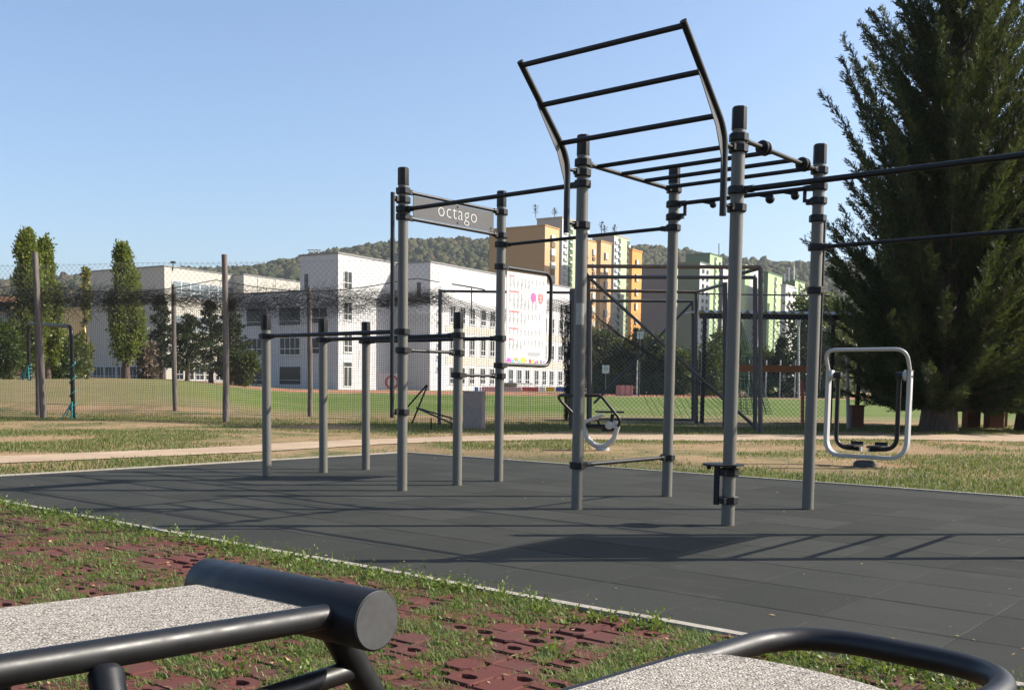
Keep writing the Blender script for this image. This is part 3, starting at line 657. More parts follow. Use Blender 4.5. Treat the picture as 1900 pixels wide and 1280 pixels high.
# ------------------------------------------------------------------ litter block, wire lounger
k=N('washed_concrete');co=k.coord();a=k.noise(co,60,5,.7);MT['conc']=k.bsdf(k.ramp(a,[(.3,(.16,.125,.11)),(.7,(.36,.3,.27))]),.9,bump=a,bstr=.5,bdist=.01)
mb=MB();c=G(879,794);c[2]=hgt(c[0],c[1])
blk=empty('concrete_bin',c,'grey brown washed concrete litter bin standing on the grass by the net','litter bin')
ux=unit((1,-.12,0));uy=V3(-ux[1],ux[0],0)
mb.box(c+V3(0,.15,.46),ux*.235,uy*.22,Z3*.41);bo=mb.build('body',MT['conc'],blk,smooth=None);bv=bo.modifiers.new('edge','BEVEL');bv.width=.02;bv.segments=2
mb=MB();mb.box(c+V3(0,.15,.02),ux*.25,uy*.235,Z3*.035);mb.build('plinth',MT['conc'],blk,smooth=None)
mb=MB();mb.box(c+V3(0,.15,.875),ux*.24,uy*.225,Z3*.012);mb.build('rim',MT['kerb'],blk,smooth=None)
DL=22.3
lg=empty('tilted_training_bench',AT(780,792,DL),'slim black metal training bench with raised back frame tilted beside the concrete bin','fitness bench')
def LG(px,py,d=0): return AT(px,py,DL+d)
for (p,q,d) in (((742,771),(792,714),.0),((764,786),(793,715),.45)):
    mb=MB();mb.tube([LG(*p,d),LG(*q,d)],.02,10);mb.build('back_frame',MT['black'],lg,smooth=45)
for (p,q,d) in (((772,756),(845,778),.45),((774,757),(842,787),.0)):
    mb=MB();mb.tube([LG(*p,d),LG(*q,d)],.019,10);mb.build('seat_rail',MT['black'],lg,smooth=45)
for q in (.12,.38,.64,.9):
    a_=LG(772,756,.45)*(1-q)+LG(845,778,.45)*q;b_=LG(774,757,0)*(1-q)+LG(842,787,0)*q
    mb=MB();mb.tube([a_,b_],.014,8);mb.build('cross_slat',MT['black'],lg,smooth=45)
for x_ in (800,838):
    mb=MB();y_=770+(x_-780)*.28;mb.tube([LG(x_,y_,.2),LG(x_,796,.2)],.018,10);mb.build('leg',MT['black'],lg,smooth=45)
# ------------------------------------------------------------------ net fence along the pitch
def strand_mesh(name,segs,r,mat,parent):
    S=np.array(segs,float).reshape(-1,2,3);p,q=S[:,0],S[:,1];d=q-p;L=np.linalg.norm(d,axis=1,keepdims=True);d=d/np.maximum(L,1e-9)
    a=np.where(np.abs(d[:,2:3])<.9,np.array([[0,0,1.]]),np.array([[1.,0,0]]));x=np.cross(d,a);x/=np.linalg.norm(x,axis=1,keepdims=True);y=np.cross(d,x)
    rr=np.broadcast_to(np.asarray(r,float).reshape(-1,1) if hasattr(r,'__len__') else np.array([[r]]),(len(S),1))
    ring=[rr*(x*math.cos(t)+y*math.sin(t)) for t in (0,2.094,4.189)]
    V=np.stack([p+ring[0],p+ring[1],p+ring[2],q+ring[0],q+ring[1],q+ring[2]],1).reshape(-1,3)
    F=(np.array([[0,1,4,3],[1,2,5,4],[2,0,3,5]])[None]+(np.arange(len(S))*6)[:,None,None]).reshape(-1,4)
    return mesh_obj(name,V,F,MT[mat],parent)
def polyline(pts): return [(pts[i],pts[i+1]) for i in range(len(pts)-1)]
def square_net(p0,p1,ztop,zbot,cell,wob=.02,billow=.12):
    p0=V3(*p0,0);p1=V3(*p1,0);L=np.linalg.norm(p1-p0);u=(p1-p0)/L;nn=V3(-u[1],u[0],0);segs=[]
    def pt(s,t):
        x=p0+u*s;zb=hgt(x[0],x[1])+zbot;zt=ztop(s)
        off=billow*math.sin(s*1.1+.7)*math.sin(t*3.1)+.05*math.sin(s*3.7+t*5)
        return x+nn*off+Z3*(zb+(zt-zb)*t)
    ns=int(L/cell);rows=int((ztop(0)-zbot)/cell)
    cs=np.linspace(0,L,max(2,int(L/.5)));tt=np.linspace(0,1,7)
    for i in range(ns+1): 
        s=i*cell+random.uniform(-.3,.3)*cell*.4;segs+=polyline([pt(s,t) for t in tt])
    for j in range(rows+1):
        t=j/rows;segs+=polyline([pt(s,t) for s in cs])
    return segs
def diamond_net(p0,p1,zlo,zhi,cell):
    p0=V3(*p0,0);p1=V3(*p1,0);L=np.linalg.norm(p1-p0);u=(p1-p0)/L;segs=[];H=zhi-zlo
    for s in np.arange(-H,L,cell):
        for sg in (1,-1):
            a0=s if sg>0 else s+H;a1=s+H if sg>0 else s
            z0,z1=zlo,zhi
            def clipx(a0,z0,a1,z1):
                t0,t1=0,1
                dx=a1-a0
                for lim,isl in ((0,True),(L,False)):
                    ta=(lim-a0)/dx
                    if (dx>0)==isl: t0=max(t0,ta)
                    else: t1=min(t1,ta)
                return t0,t1
            t0,t1=clipx(a0,z0,a1,z1)
            if t1<=t0: continue
            A_=p0+u*(a0+(a1-a0)*t0)+Z3*(z0+(z1-z0)*t0);B_=p0+u*(a0+(a1-a0)*t1)+Z3*(z0+(z1-z0)*t1)
            m=max(1,int(np.linalg.norm(B_-A_)/1.2));pp=[A_+(B_-A_)*i/m for i in range(m+1)];segs+=polyline(pp)
    return segs
F0=(-21.0,29.05);F1=(-1.81,25.2);F2=(3.55,24.4)
nf=empty('ball_stop_net',(F0[0],F0[1],0),'tall fence of weathered wooden poles with black netting and a bunched net roll','fence')
def woodpost(x,y,z,r,par,lean=(0,0)):
    mb=MB();n=9;pts=[V3(x+lean[0]*t+.012*math.sin(5*t+x),y+lean[1]*t,hgt(x,y)-.2+(z+.2-hgt(x,y))*t) for t in np.linspace(0,1,n)]
    mb.tube(pts,r,14,rs=[r*(1.08-.14*t) for t in np.linspace(0,1,n)]);return mb.build('post',MT['wood'],par,smooth=50)
woodpost(-12.57,27.35,4.36,.08,nf,(-.11,0));woodpost(-7.37,26.28,4.24,.076,nf,(.0,0));woodpost(-18.2,28.4,4.3,.09,nf)
def lerp(s,L):return s/L
def segs_between(a,b): return np.linalg.norm(np.array(b)-np.array(a))
LN=segs_between(F0,F1)
b1=(-1.81,25.28);b0=(F0[0],F0[1]+.15)
strand_mesh('fine_net',square_net(b0,b1,lambda s:2.85+.08*math.sin(s*.55)+.05*math.sin(s*1.9),.02,.058),.0036,'net',nf)
strand_mesh('upper_net',diamond_net((F0[0],F0[1]+.4),(-1.8,25.6),2.5,4.12,.155)+polyline([V3(F0[0]+(-1.8-F0[0])*t,F0[1]+.4+(25.6-F0[1]-.4)*t,4.12-.05*abs(math.sin(t*11))) for t in np.linspace(0,1,60)]),.0033,'wire',nf)
# bunched roll of spare netting hanging below the rope
segs=[]
u=unit(V3(b1[0]-b0[0],b1[1]-b0[1],0));nn=V3(-u[1],u[0],0)
def rollpt(s,t,k):
    x=V3(*b0,0)+u*s
    z=3.12+.07*math.sin(s*.62+1)+.05*math.sin(s*2.3+k)+(t-.5)*(.50+.16*math.sin(s*.9))+.03*math.sin(s*7+k*2.1)
    return x+nn*(.10*math.sin(s*3.1+k*1.7)+.05*math.cos(s*8+k))+Z3*z
for k_ in range(7500):
    s0=random.uniform(0,LN);t0=min(1.08,max(-.08,random.gauss(.45,.26)));an=random.gauss(0,.55);L_=random.uniform(.2,.6);kk=random.random()*20
    segs+=polyline([rollpt(s0+L_*math.cos(an)*q,t0+L_*math.sin(an)*q*1.6+.08*math.sin(q*7+kk),kk) for q in np.linspace(0,1,6)])
for k_ in range(5):
    t=k_/4;segs+=polyline([rollpt(s,t+.06*math.sin(s*2+k_*3),k_) for s in np.arange(0,LN,.2)])
strand_mesh('bunched_net',segs,.0026,'net',nf)
rp=[]
for t in np.linspace(0,1,70):
    s=t*LN;x=V3(*b0,0)+u*s;sg=abs(math.sin(math.pi*(s-2.9)/5.35));rp.append(x+Z3*(3.62-.30*sg))
strand_mesh('rope',polyline(rp),.012,'net',nf)
# a second row of thinner poles farther along the pitch edge
pf=empty('pitch_pole_row',(-14.6,32.4,0),'row of slimmer weathered poles with a sagging wire behind the netting','fence')
for (px,py,top,D) in ((72,770,522,29.0),(325,768,528,31.9),(575,772,532,31.4)):
    c=AT(px,py,D);t=AT(px,top,D);woodpost(c[0],c[1],t[2],.072,pf)
ps=[AT(72,534,29.0),AT(325,538,31.9),AT(575,540,31.4),AT(812,560,29)]
for i in range(3):
    a,b=ps[i],ps[i+1];pp=[a+(b-a)*t-Z3*.10*math.sin(math.pi*t) for t in np.linspace(0,1,10)];strand_mesh('wire',polyline(pp),.011,'net',pf)
# steel pipe frames holding the net beside the bin
pg=empty('net_pipe_frame',(*G(815,790)[:2],0),'thin dark steel pipe frame with hanging black net, beside the concrete bin','fence')
a=AT(815,792,25.2);b=AT(1060,792,24.6);za=AT(815,537,25.2)[2];zb=AT(1060,540,24.6)[2]
for c,z,r in ((a,za,.045),(b,zb,.055)):
    mb=MB();mb.tube([V3(c[0],c[1],-.1),V3(c[0],c[1],z)],r,12);mb.build('post',MT['darksteel'],pg,smooth=45)
mb=MB();mb.tube([V3(a[0],a[1],za-.04),V3(b[0],b[1],zb-.04)],.032,12);mb.build('top_rail',MT['darksteel'],pg,smooth=45)
mb=MB();mb.tube([AT(838,527,25.1),AT(875,533,25.1),AT(900,538,25.1)],.016,8);mb.tube([AT(875,533,25.1),AT(875,575,25.1)],.014,8);mb.build('hook_bar',MT['darksteel'],pg,smooth=45)
strand_mesh('fine_net',square_net((a[0],a[1]+.1),(b[0],b[1]+.1),lambda s:2.95-.25*math.sin(math.pi*min(1,s/3.2))+.1*math.sin(s*2.4),.05,.06),.0036,'net',pg)
segs=[]
for k_ in range(26):
    t=k_/25;segs+=polyline([V3(a[0]+(b[0]-a[0])*q,a[1]+.1+(b[1]-a[1])*q+.08*math.sin(q*30+k_),2.68+.3*t+.12*math.sin(q*8+1)+.05*math.sin(q*37+k_)) for q in np.linspace(0,1,140)])
for q in np.linspace(0,1,90):
    segs+=polyline([V3(a[0]+(b[0]-a[0])*(q+.01*math.sin(t*9+q*50)),a[1]+.1+(b[1]-a[1])*q,2.68+.3*t+.12*math.sin(q*8+1)) for t in np.linspace(0,1,5)])
# net gathered against the right-hand post
for k_ in range(80):
    r1=random.uniform(-.32,.02);r2=random.uniform(-.16,.02);segs+=polyline([V3(b[0]+r1*(1-t)+r2*t+.03*math.sin(t*9+k_),b[1]+.1+.08*math.sin(k_),2.95-2.75*t) for t in np.linspace(0,1,9)])
for z in np.arange(.3,2.9,.10):
    segs+=polyline([V3(b[0]-.34*q*(.5+.17*z),b[1]+.1,z+.06*math.sin(q*6+z*3)) for q in np.linspace(0,1,5)])
strand_mesh('bunched_net',segs,.0036,'net',pg)
# ------------------------------------------------------------------ tall steel cages right of the net
def sqtube(mb,p,q,r): mb.tube([p,q],r*1.3,4)
def cage(label,name,rect,rect2,links,diags,r,mesh=True):
    root=empty(name,(rect[0][0],rect[0][1],0),label,'sports frame','steel ball stop frames')
    def seg(n_,p,q,rr=r,mat='darksteel'):
        mb=MB();mb.tube([p,q],rr,10);return mb.build(n_,MT[mat],root,smooth=45)
    for R_ in (rect,rect2):
        if R_ is None: continue
        bl,tl,tr,br_=R_
        seg('post',bl,tl);seg('post',br_,tr);seg('top_rail',tl,tr,r*.85,'rustbar' if R_ is rect2 else 'darksteel')
    for p,q in links: seg('link_bar',p,q,r*.8)
    for p,q in diags: seg('diagonal_brace',p,q,r*.75)
    return root,seg
def gz(px,py,D): p=AT(px,py,D);return V3(p[0],p[1],hgt(p[0],p[1])-.05)
Da,Db=25.0,23.5
r1=[gz(1092,800,Da),AT(1092,514,Da),AT(1401,515,Da),gz(1401,800,Da)]
r2=[gz(1078,800,Db),AT(1078,494,Db),AT(1411,496,Db),gz(1411,800,Db)]
c1,seg=cage('tall dark steel ball stop frame with double top rails and a long diagonal brace','goal_cage',r1,r2,[(AT(1345,516,Da),AT(1409,498,Db)),(r1[1],r2[1])],[(AT(1096,518,Da),AT(1401,792,Da))],.052)
Dc,Dd=31.8,29.5
r3=[gz(1095,778,Dc),AT(1095,558,Dc),AT(1286,559,Dc),gz(1286,778,Dc)]
r4=[gz(1060,790,Dd),AT(1060,538,Dd),AT(1292,542,Dd),gz(1292,790,Dd)]
c2,seg2=cage('lower dark steel goal frame with a diagonal brace, standing behind the taller frame','goal_cage',r3,r4,[(AT(1292,542,Dd),AT(1345,527,26.0)),(r3[1],r4[1])],[(AT(1284,562,Dc),AT(1102,748,Dc))],.055)
seg2('post',gz(1345,803,26.0),AT(1345,524,26.0),.062);seg2('bottom_rail',AT(1110,778,Dc),AT(1286,779,Dc),.04);seg2('top_rail',AT(1292,545,Dd),AT(1540,549,Dd),.022)
m0=AT(1096,780,26.2);m1=AT(1540,780,26.2)
strand_mesh('chain_link',diamond_net((m0[0],m0[1]),(m1[0],m1[1]),.05,2.9,.115),.0036,'wire',c1)
segs=[]
for k_ in range(16):
    q0=AT(1096+k_*3,575+k_*3,25.3);q1=AT(1150+k_*16,640+k_*8,25.3);q2=AT(1215+k_*13,775,25.2);pp=[(1-t)**2*q0+2*t*(1-t)*q1+t*t*q2 for t in np.linspace(0,1,14)];segs+=polyline([p+V3(0,.05*math.sin(k_),.03*math.sin(i*2+k_)) for i,p in enumerate(pp)])
for k_ in range(70):
    x0=random.uniform(1096,1260);y0=565+(x0-1096)*.42+random.uniform(0,70);q0=AT(x0,y0,25.3);segs+=polyline([q0+V3(.12*math.cos(t*5+k_)*t,0,-.35*t+.05*math.sin(k_+t*8)) for t in np.linspace(0,1,5)])
strand_mesh('torn_net',segs,.0055,'net',c1)
# ------------------------------------------------------------------ shelter with corrugated roof
Dsh=30.5
sh=empty('dugout_shelter',gz(1420,780,Dsh),'open black shelter with a corrugated flat roof and orange board, behind the steel frames','shelter')
zr=AT(1420,590,Dsh)[2]
mb=MB();x0=AT(1292,590,Dsh)[0];x1=AT(1585,590,Dsh)[0];n_=90
for i in range(n_+1):
    x=x0+(x1-x0)*i/n_;dz=.05*math.sin(i*1.25)
    for y in (Dsh-.6,Dsh+2.2): mb.v.append((x,y,zr+.13+dz+(.12 if y>Dsh else 0)))
for i in range(n_): mb.f.append([2*i,2*i+2,2*i+3,2*i+1])
ro=mb.build('roof',MT['steel'],sh,smooth=None);sm=ro.modifiers.new('thick','SOLIDIFY');sm.thickness=.02
mb=MB();mb.bb(((x0+x1)/2,Dsh-.5,zr),((x1-x0)/2,.05,.075));mb.build('roof_beam',MT['black'],sh,smooth=None)
for px in (1297,1530,1580):
    c=gz(px,780,Dsh);mb=MB();mb.bb((c[0],Dsh-.45,(zr+c[2])/2),(.055,.055,(zr-c[2])/2));mb.build('post',MT['black'],sh,smooth=None)
k=N('orange_board');co=k.coord();MT['orange']=k.bsdf(k.mix(k.noise(co,3,4),(.34,.11,.02),(.5,.19,.05)),.6)
p=AT(1372,683,Dsh+1.5);q=AT(1512,683,Dsh+1.5);mb=MB();mb.bb(((p[0]+q[0])/2,Dsh+1.5,p[2]),((q[0]-p[0])/2,.03,.105));mb.build('orange_board',MT['orange'],sh,smooth=None)
mb=MB();pr=gz(1489,788,29);pt=AT(1489,706,29);mb.tube([pr,pt],.05,10);tag(mb.build('red_pole',plain('faded_red_paint',(.45,.09,.05),.6,.2,9),None,45,base=tuple(pr)),'short red pole standing beneath the shelter roof','pole')
# green net curtain hanging behind the shelter
gp=[AT(1368,600,34),AT(1400,690,34.5),AT(1418,760,35)]
segs=[]
for i in range(34):
    t=i/33;a_=AT(1363+10*t,592,34);b_=AT(1352+80*t,768,34.4);segs+=polyline([a_+(b_-a_)*s+V3(0,.1*math.sin(i*1.3),0) for s in np.linspace(0,1,6)])
for j in range(34):
    t=j/33;a_=AT(1363-11*t,592+176*t,34.2);b_=AT(1373+59*t,592+176*t,34.2);segs+=[(a_,b_)]
gn=empty('green_net_curtain',gz(1385,775,34),'gathered green safety net hanging behind the shelter like a tent','net')
strand_mesh('mesh',segs,.009,'greennet',gn)
mb=MB();c=gz(1364,775,34);mb.tube([c,AT(1364,585,34)],.04,10);mb.build('pole',MT['darksteel'],gn,smooth=45)
# ------------------------------------------------------------------ small goal on the left
g0=AT(136,771,27.3);z0=AT(136,606,27.3)[2];ga=V3(g0[0],g0[1],hgt(g0[0],g0[1]))
gbt=AT(52,600,32.5);gb=V3(gbt[0],gbt[1],AT(52,706,32.5)[2])
go=empty('football_goal',tuple(ga),'black pipe football goal with bent corners and teal rope at its posts','goal')
mb=MB();mb.tube(fillet([ga,V3(ga[0],ga[1],z0),gbt,gb],.35,8),.055,12);mb.build('frame',MT['black'],go,smooth=45)
for c,zz in ((ga,.25),(gb,.2)):
    segs=[]
    for i in range(40):
        t=i/40*9*math.pi;t2=(i+1)/40*9*math.pi;f_=lambda t:V3(c[0]+.075*math.cos(t),c[1]+.075*math.sin(t),c[2]+.05+t/(9*math.pi)*(1.6 if zz>.2 else .5));segs.append((f_(t),f_(t2)))
    for i in range(5): segs.append((c+V3(0,-.06,.45),c+V3(random.uniform(-.3,.2),-.15,.02)))
    strand_mesh('rope',segs,.017,'cyan',go)
# ------------------------------------------------------------------ buildings
def wallmat(name,c,dirt=.25,sc_=.25):
    k=N(name);co=k.coord();a=k.noise(co,sc_,5,.65);b=k.noise(co,3,5)
    mp=k.n('ShaderNodeMapping',{'Vector':co,'Scale':(1.2,1.2,.06)});st=k.noise(mp.outputs[0],1.1,4,.6)
    col=k.mix(k.ramp(a,[(.4,0.),(.8,dirt)]),c,tuple(x*.72 for x in c));col=k.mix(k.ramp(st,[(.55,0.),(.8,dirt)]),col,tuple(x*.68 for x in c));col=k.mix(k.ramp(b,[(.4,.1),(.7,0.)]),col,tuple(x*.85 for x in c))
    return k.bsdf(col,.85,spec=.25)
k=N('window_glass');co=k.coord();g=k.n('ShaderNodeObjectInfo').outputs['Random'];MT['glass']=k.bsdf(k.mix(g,(.012,.015,.018),(.05,.058,.06)),.15,spec=.35)
k=N('bright_blind_glass');co=k.coord();MT['blind']=k.bsdf(k.mix(k.noise(co,.7,3),(.09,.12,.135),(.26,.30,.31)),.25)
MT['wwhite']=wallmat('white_plaster',(.49,.49,.49),.15);MT['wcream']=wallmat('cream_plaster',(.47,.44,.375),.15);MT['frame']=plain('white_window_frame',(.55,.55,.55),.5,.03,5)
MT['roofgrey']=plain('grey_roof_felt',(.2,.2,.2),.8,.2,1)
fdir=V3(.52,.854,0);fdir=unit(fdir);sdir=unit(V3(-.854,.52,0));nf_=-sdir;ns_=-fdir
ANG_F=math.atan2(fdir[1],fdir[0])
PROTO={}
def window_proto(key,w_,h,cols,rows_,glass='glass',fr=.07,split=None):
    """window facing local -Y, centred on the origin: white frame bars over a dark pane"""
    mb=MB();d=.05
    for s in (-1,1): mb.bb((s*(w_/2-fr/2),-d/2,0),(fr/2,d/2,h/2));mb.bb((0,-d/2-.0,s*(h/2-fr/2)),(w_/2-fr-.001,d/2-.002,fr/2))
    for i in range(1,cols): mb.bb((-w_/2+w_*i/cols,-d/2+.004,0),(fr*.45,d/2-.008,h/2-fr-.001))
    for r_ in rows_: mb.bb((0,-d/2+.008,-h/2+h*r_),(w_/2-fr-.002,d/2-.014,fr*.5))
    mb.bb((0,-d*.9,-h/2-.04),(w_/2+.06,d*.9,.035))
    fo=mb.build('window',MT['frame'],None,smooth=None)
    mp_=MB();mp_.bb((0,-.012,0),(w_/2-fr*.6,.006,h/2-fr*.6));po=mp_.build('pane',MT[glass],None,smooth=None);po.parent=fo
    PROTO[key]=fo;return fo
used=set()
def put_window(key,pos,ang,parent):
    pr=PROTO[key]
    if key in used: o=copy_tree(pr)
    else: o=pr;used.add(key)
    off=V3(*parent.location);o.parent=parent;o.location=tuple(np.asarray(pos)-off);o.rotation_euler=(0,0,ang);return o
def block(parent,c,Lf,Ls,z0,z1,mat,name='wall',par=.0,matroof='roofgrey'):
    c=V3(c[0],c[1],0);p=[c,c+fdir*Lf,c+fdir*Lf+sdir*Ls,c+sdir*Ls]
    mb=MB();mb.prism([V3(q[0],q[1],z0) for q in p],Z3*(z1-z0));o=mb.build(name,mat,parent,smooth=None)
    if par:
        mb=MB();q=[c-fdir*.08-sdir*.08,c+fdir*(Lf+.08)-sdir*.08,c+fdir*(Lf+.08)+sdir*(Ls+.08),c-fdir*.08+sdir*(Ls+.08)]
        mb.prism([V3(x[0],x[1],z1+.003) for x in q],Z3*par);mb.build('parapet',MT['roofgrey'],parent,smooth=None)
    return o
def on_f(c,t,z,o=.004): return V3(c[0],c[1],0)+fdir*t+nf_*o+Z3*z
def on_s(c,t,z,o=.004): return V3(c[0],c[1],0)+sdir*t+ns_*o+Z3*z
AF=ANG_F                 # local -Y -> nf
AS=math.atan2(-sdir[1],-sdir[0])
sch=empty('school_building',(-18.6,109,0),'long white school of staggered three and four storey wings with dark windows across the pitch','school')
ZT=14.7
cB=(-18.6,109.0);cC=(-9.35,115.0);cA=(-41.7,123.0);cA2=(-34.4,131.2)
gB=.3
block(sch,cB,12.4,5.4,gB-1,ZT,MT['wwhite'],par=.16)
block(sch,V3(*cB,0)+sdir*5.404,12.0,9.0,gB-1,10.95,MT['wwhite'],par=.12)
block(sch,cC,36,12,gB-1,ZT-.1,MT['wwhite'],par=.16)
block(sch,cA,11.2,14.6,0,ZT,MT['wcream'],par=.12)
block(sch,cA2,15,12,0,ZT-.02,MT['wcream'],par=.12)
window_proto('tall2',1.35,1.9,2,[.36]);window_proto('tall3',2.2,1.75,2,[.36]);window_proto('wide',2.1,1.8,3,[.34]);window_proto('narrow',.75,1.9,1,[]);window_proto('strip',1.42,1.9,1,[.3],'blind');window_proto('pair',1.1,1.95,2,[.33]);window_proto('slit',.5,.55,1,[])
window_proto('big',3.0,1.9,4,[.36]);window_proto('dark',3.2,2.0,1,[.25],fr=.04)
# mid wing, lit face: one column of windows and a door
for z in (12.05,8.75,5.35): put_window('tall2',on_f(cB,1.55,z),AF,sch)
mb=MB();c=on_f(cB,1.5,2.05);mb.box(c+nf_*.03,fdir*.72,nf_*.03,Z3*1.35);dr=mb.build('door',MT['frame'],sch,smooth=None)
mb=MB()
for s in (-.33,.33): mb.box(c+fdir*s+nf_*.065-Z3*.25,fdir*.26,nf_*.006,Z3*1.0)
mb.box(c+nf_*.066+Z3*1.05,fdir*.62,nf_*.006,Z3*.22);mb.build('pane',MT['glass'],dr,smooth=None)
# shaded face of the mid wing and its lower wing
put_window('narrow',on_s(cB,4.45,11.9),AS,sch)
for z in (8.35,5.05,1.75):
    for t in (2.2,): pass
for t,kk in ((1.6+1.0,'tall3'),(5.9,'big'),(10.9,'big')):
    for z in (8.3,5.05,1.85):
        if kk=='tall3' and z<2: continue
        put_window('dark' if (z>8 or z<2) and kk=='big' else kk,on_s(cB,t+ (0 if kk=='tall3' else 1.0),z),AS,sch)
# front wing lit face: three rows of paired windows
for z in (9.15,5.55,2.15):
    for i in range(15): put_window('pair',on_f(cC,4.4+i*2.05+(i//3)*.35,z),AF,sch)
for z in (9.3,8.0,6.7,5.4,4.1,2.8): put_window('slit',on_f(cC,1.5,z),AF,sch)
put_window('narrow',on_s(cC,1.55,11.6),AS,sch)
for z0_,z1_ in ((7.1,7.95),(3.4,4.35)):
    mb=MB();c=on_f(cC,18.6,(z0_+z1_)/2,.012);mb.box(c,fdir*15.6,nf_*.012,Z3*(z1_-z0_)/2);mb.build('facade_band',MT['wcream'],sch,smooth=None)
mb=MB();c=on_f(cC,17,1.0,1.2);mb.box(c+Z3*.3,fdir*2.0,nf_*1.1,Z3*.12);mb.build('canopy',MT['roofgrey'],sch,smooth=None)
# left wing
for i in range(7): put_window('strip',on_f(cA,1.75+i*1.45,12.2),AF,sch)
for i in range(6): put_window('strip',on_f(cA,2.2+i*1.45,8.1),AF,sch)
for i in range(6): put_window('tall2',on_f(cA,2.0+i*1.6,2.2),AF,sch)
for i in range(4): put_window('wide',on_s(cA,5.6+i*2.3,1.95),AS,sch)
for i in range(5): put_window('tall2',on_f(cA2,1.8+i*2.3,10.6),AF,sch)
# pale seams, rooftop masts
for t in (2.4,5.6):
    mb=MB();mb.box(on_f(cA2,t,12.4,.02),fdir*.05,nf_*.02,Z3*2.2);mb.build('downpipe',MT['steel'],sch,smooth=None)
for px in (575,583,591):
    p=AT(px,476,115);mb=MB();mb.tube([p-Z3*.5,AT(px,463,115)],.07,8);mb.box(AT(px,464,115),(.28,0,0),(0,.03,0),(0,0,.05));mb.build('mast',MT['silver'],sch,smooth=45)
for px,y in ((321,484),(300,492)):
    mb=MB();mb.tube([AT(px,502,124),AT(px,y,124)],.06,8);mb.box(AT(px,y+3,124),(.3,0,0),(0,.05,0),(0,0,.12));mb.build('mast',MT['darksteel'],sch,smooth=45)
mb=MB();mb.tube([AT(838,527,113),AT(838,527,113)+V3(2,0,-.35)],.04,6);mb.build('mast',MT['darksteel'],sch,smooth=45)
# ------------------------------------------------------------------ apartment towers far behind
def solve_len(c,d,px):
    # length along d from c until the pixel column px is reached
    k_=(px-950)/FPX
    # x = k*y approximately (small roll and pitch ignored at this range)
    kk=k_
    return (kk*c[1]-c[0])/(d[0]-kk*d[1])
def zpix(y,px,D): return AT(px,y,D)[2]
def tower(label,cpx,D,xl,xr,ytop,side,front,stripes=(),windows=(),extra=None,cap=.9):
    """corner pixel column, distance, left and right limits, roofline; stripes = (t0,t1,material,proud); windows=(t,first drop,pitch,count,w,h,material)"""
    c=AT(cpx,700,D);z1=zpix(ytop,cpx,D);Ls=abs(solve_len(c,sdir,xl));Lf=abs(solve_len(c,fdir,xr))
    root=empty('apartment_tower',(c[0],c[1],0),label,'apartment block','apartment towers below the hill')
    p=[V3(c[0],c[1],0)+q for q in (V3(0,0,0),fdir*Lf,fdir*Lf+sdir*Ls,sdir*Ls)]
    z0=-4
    mb=MB();mb.prism([q+Z3*z0 for q in p],Z3*(z1-z0));mb.build('wall',side,root,smooth=None)
    mb=MB();mb.box(V3(c[0],c[1],0)+fdir*Lf/2+nf_*.06+Z3*(z0+z1)/2,fdir*Lf/2,nf_*.05,Z3*((z1-z0)/2-.02));mb.build('wall',front,root,smooth=None)
    mb=MB();q=[p[0]-fdir*.3-sdir*.3,p[1]+fdir*.3-sdir*.3,p[2]+fdir*.3+sdir*.3,p[3]-fdir*.3+sdir*.3];mb.prism([x+Z3*(z1+.01) for x in q],Z3*.5);mb.build('parapet',side,root,smooth=None)
    for t0,t1,m,pr in stripes:
        mb=MB();mb.box(V3(c[0],c[1],0)+fdir*Lf*(t0+t1)/2+nf_*(.12+pr/2)+Z3*((z0+z1)/2-.3),fdir*Lf*(t1-t0)/2,nf_*pr/2,Z3*((z1-z0)/2-.5));mb.build('wall',m,root,smooth=None)
    for t,drop,pitch,n_,w_,h,m,pr in windows:
        first=None
        for i in range(n_):
            pos=V3(c[0],c[1],0)+fdir*Lf*t+nf_*pr+Z3*(z1-drop-i*pitch)
            if first is None:
                mb=MB();mb.box(V3(0,0,0),fdir*w_/2,nf_*.25,Z3*h/2);o=mb.build('window',m,None,smooth=None);first=o
            else: o=first.copy();COL.objects.link(o)
            o.parent=root;o.location=tuple(pos-V3(*root.location))
    return root,c,z1
W=lambda n,c,d=.15:wallmat(n,c,d,.05)
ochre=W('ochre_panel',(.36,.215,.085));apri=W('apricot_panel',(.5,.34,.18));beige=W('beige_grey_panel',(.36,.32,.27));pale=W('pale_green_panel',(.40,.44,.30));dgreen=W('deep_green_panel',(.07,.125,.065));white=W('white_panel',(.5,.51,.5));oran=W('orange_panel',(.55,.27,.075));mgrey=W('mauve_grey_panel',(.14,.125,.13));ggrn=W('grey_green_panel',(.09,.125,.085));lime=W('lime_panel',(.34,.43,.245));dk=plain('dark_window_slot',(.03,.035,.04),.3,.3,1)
loggia_shade=plain('loggia_shadow_brown',(.16,.10,.05),.8,.2,1)  # brown tone painted in as loggia shade, on slabs built as windows
D=400
def balc(t): return [(t,4.2,5.2,11,3.0,2.6,white,.5),(t,6.6,5.2,10,2.9,1.9,loggia_shade,.38)]
tower('broad ochre brown apartment block with an apricot balcony front, lowest of the middle towers',1007,D,903,1031,419,ochre,apri,[],balc(.52))
tower('tall beige sided tower with white and pale green stripes behind the ochre block',1038,D+40,990,1084,404,beige,pale,[(.0,.22,white,.1),(.24,.40,dgreen,.12),(.86,1.,dgreen,.1)],[(.13,3,2.85,26,3.2,1.2,white,.5),(.32,3.6,2.85,26,2.2,.9,white,.45),(.93,3,2.85,26,3,1.2,white,.5)])
tower('narrow apricot tower with balconies, just right of the post hiding the striped tower',1086,D,1072,1101,446,ochre,apri,[],[(.6,4,5.6,9,2.0,2.3,white,.4),(.6,6.5,5.6,9,1.9,1.2,loggia_shade,.3)])
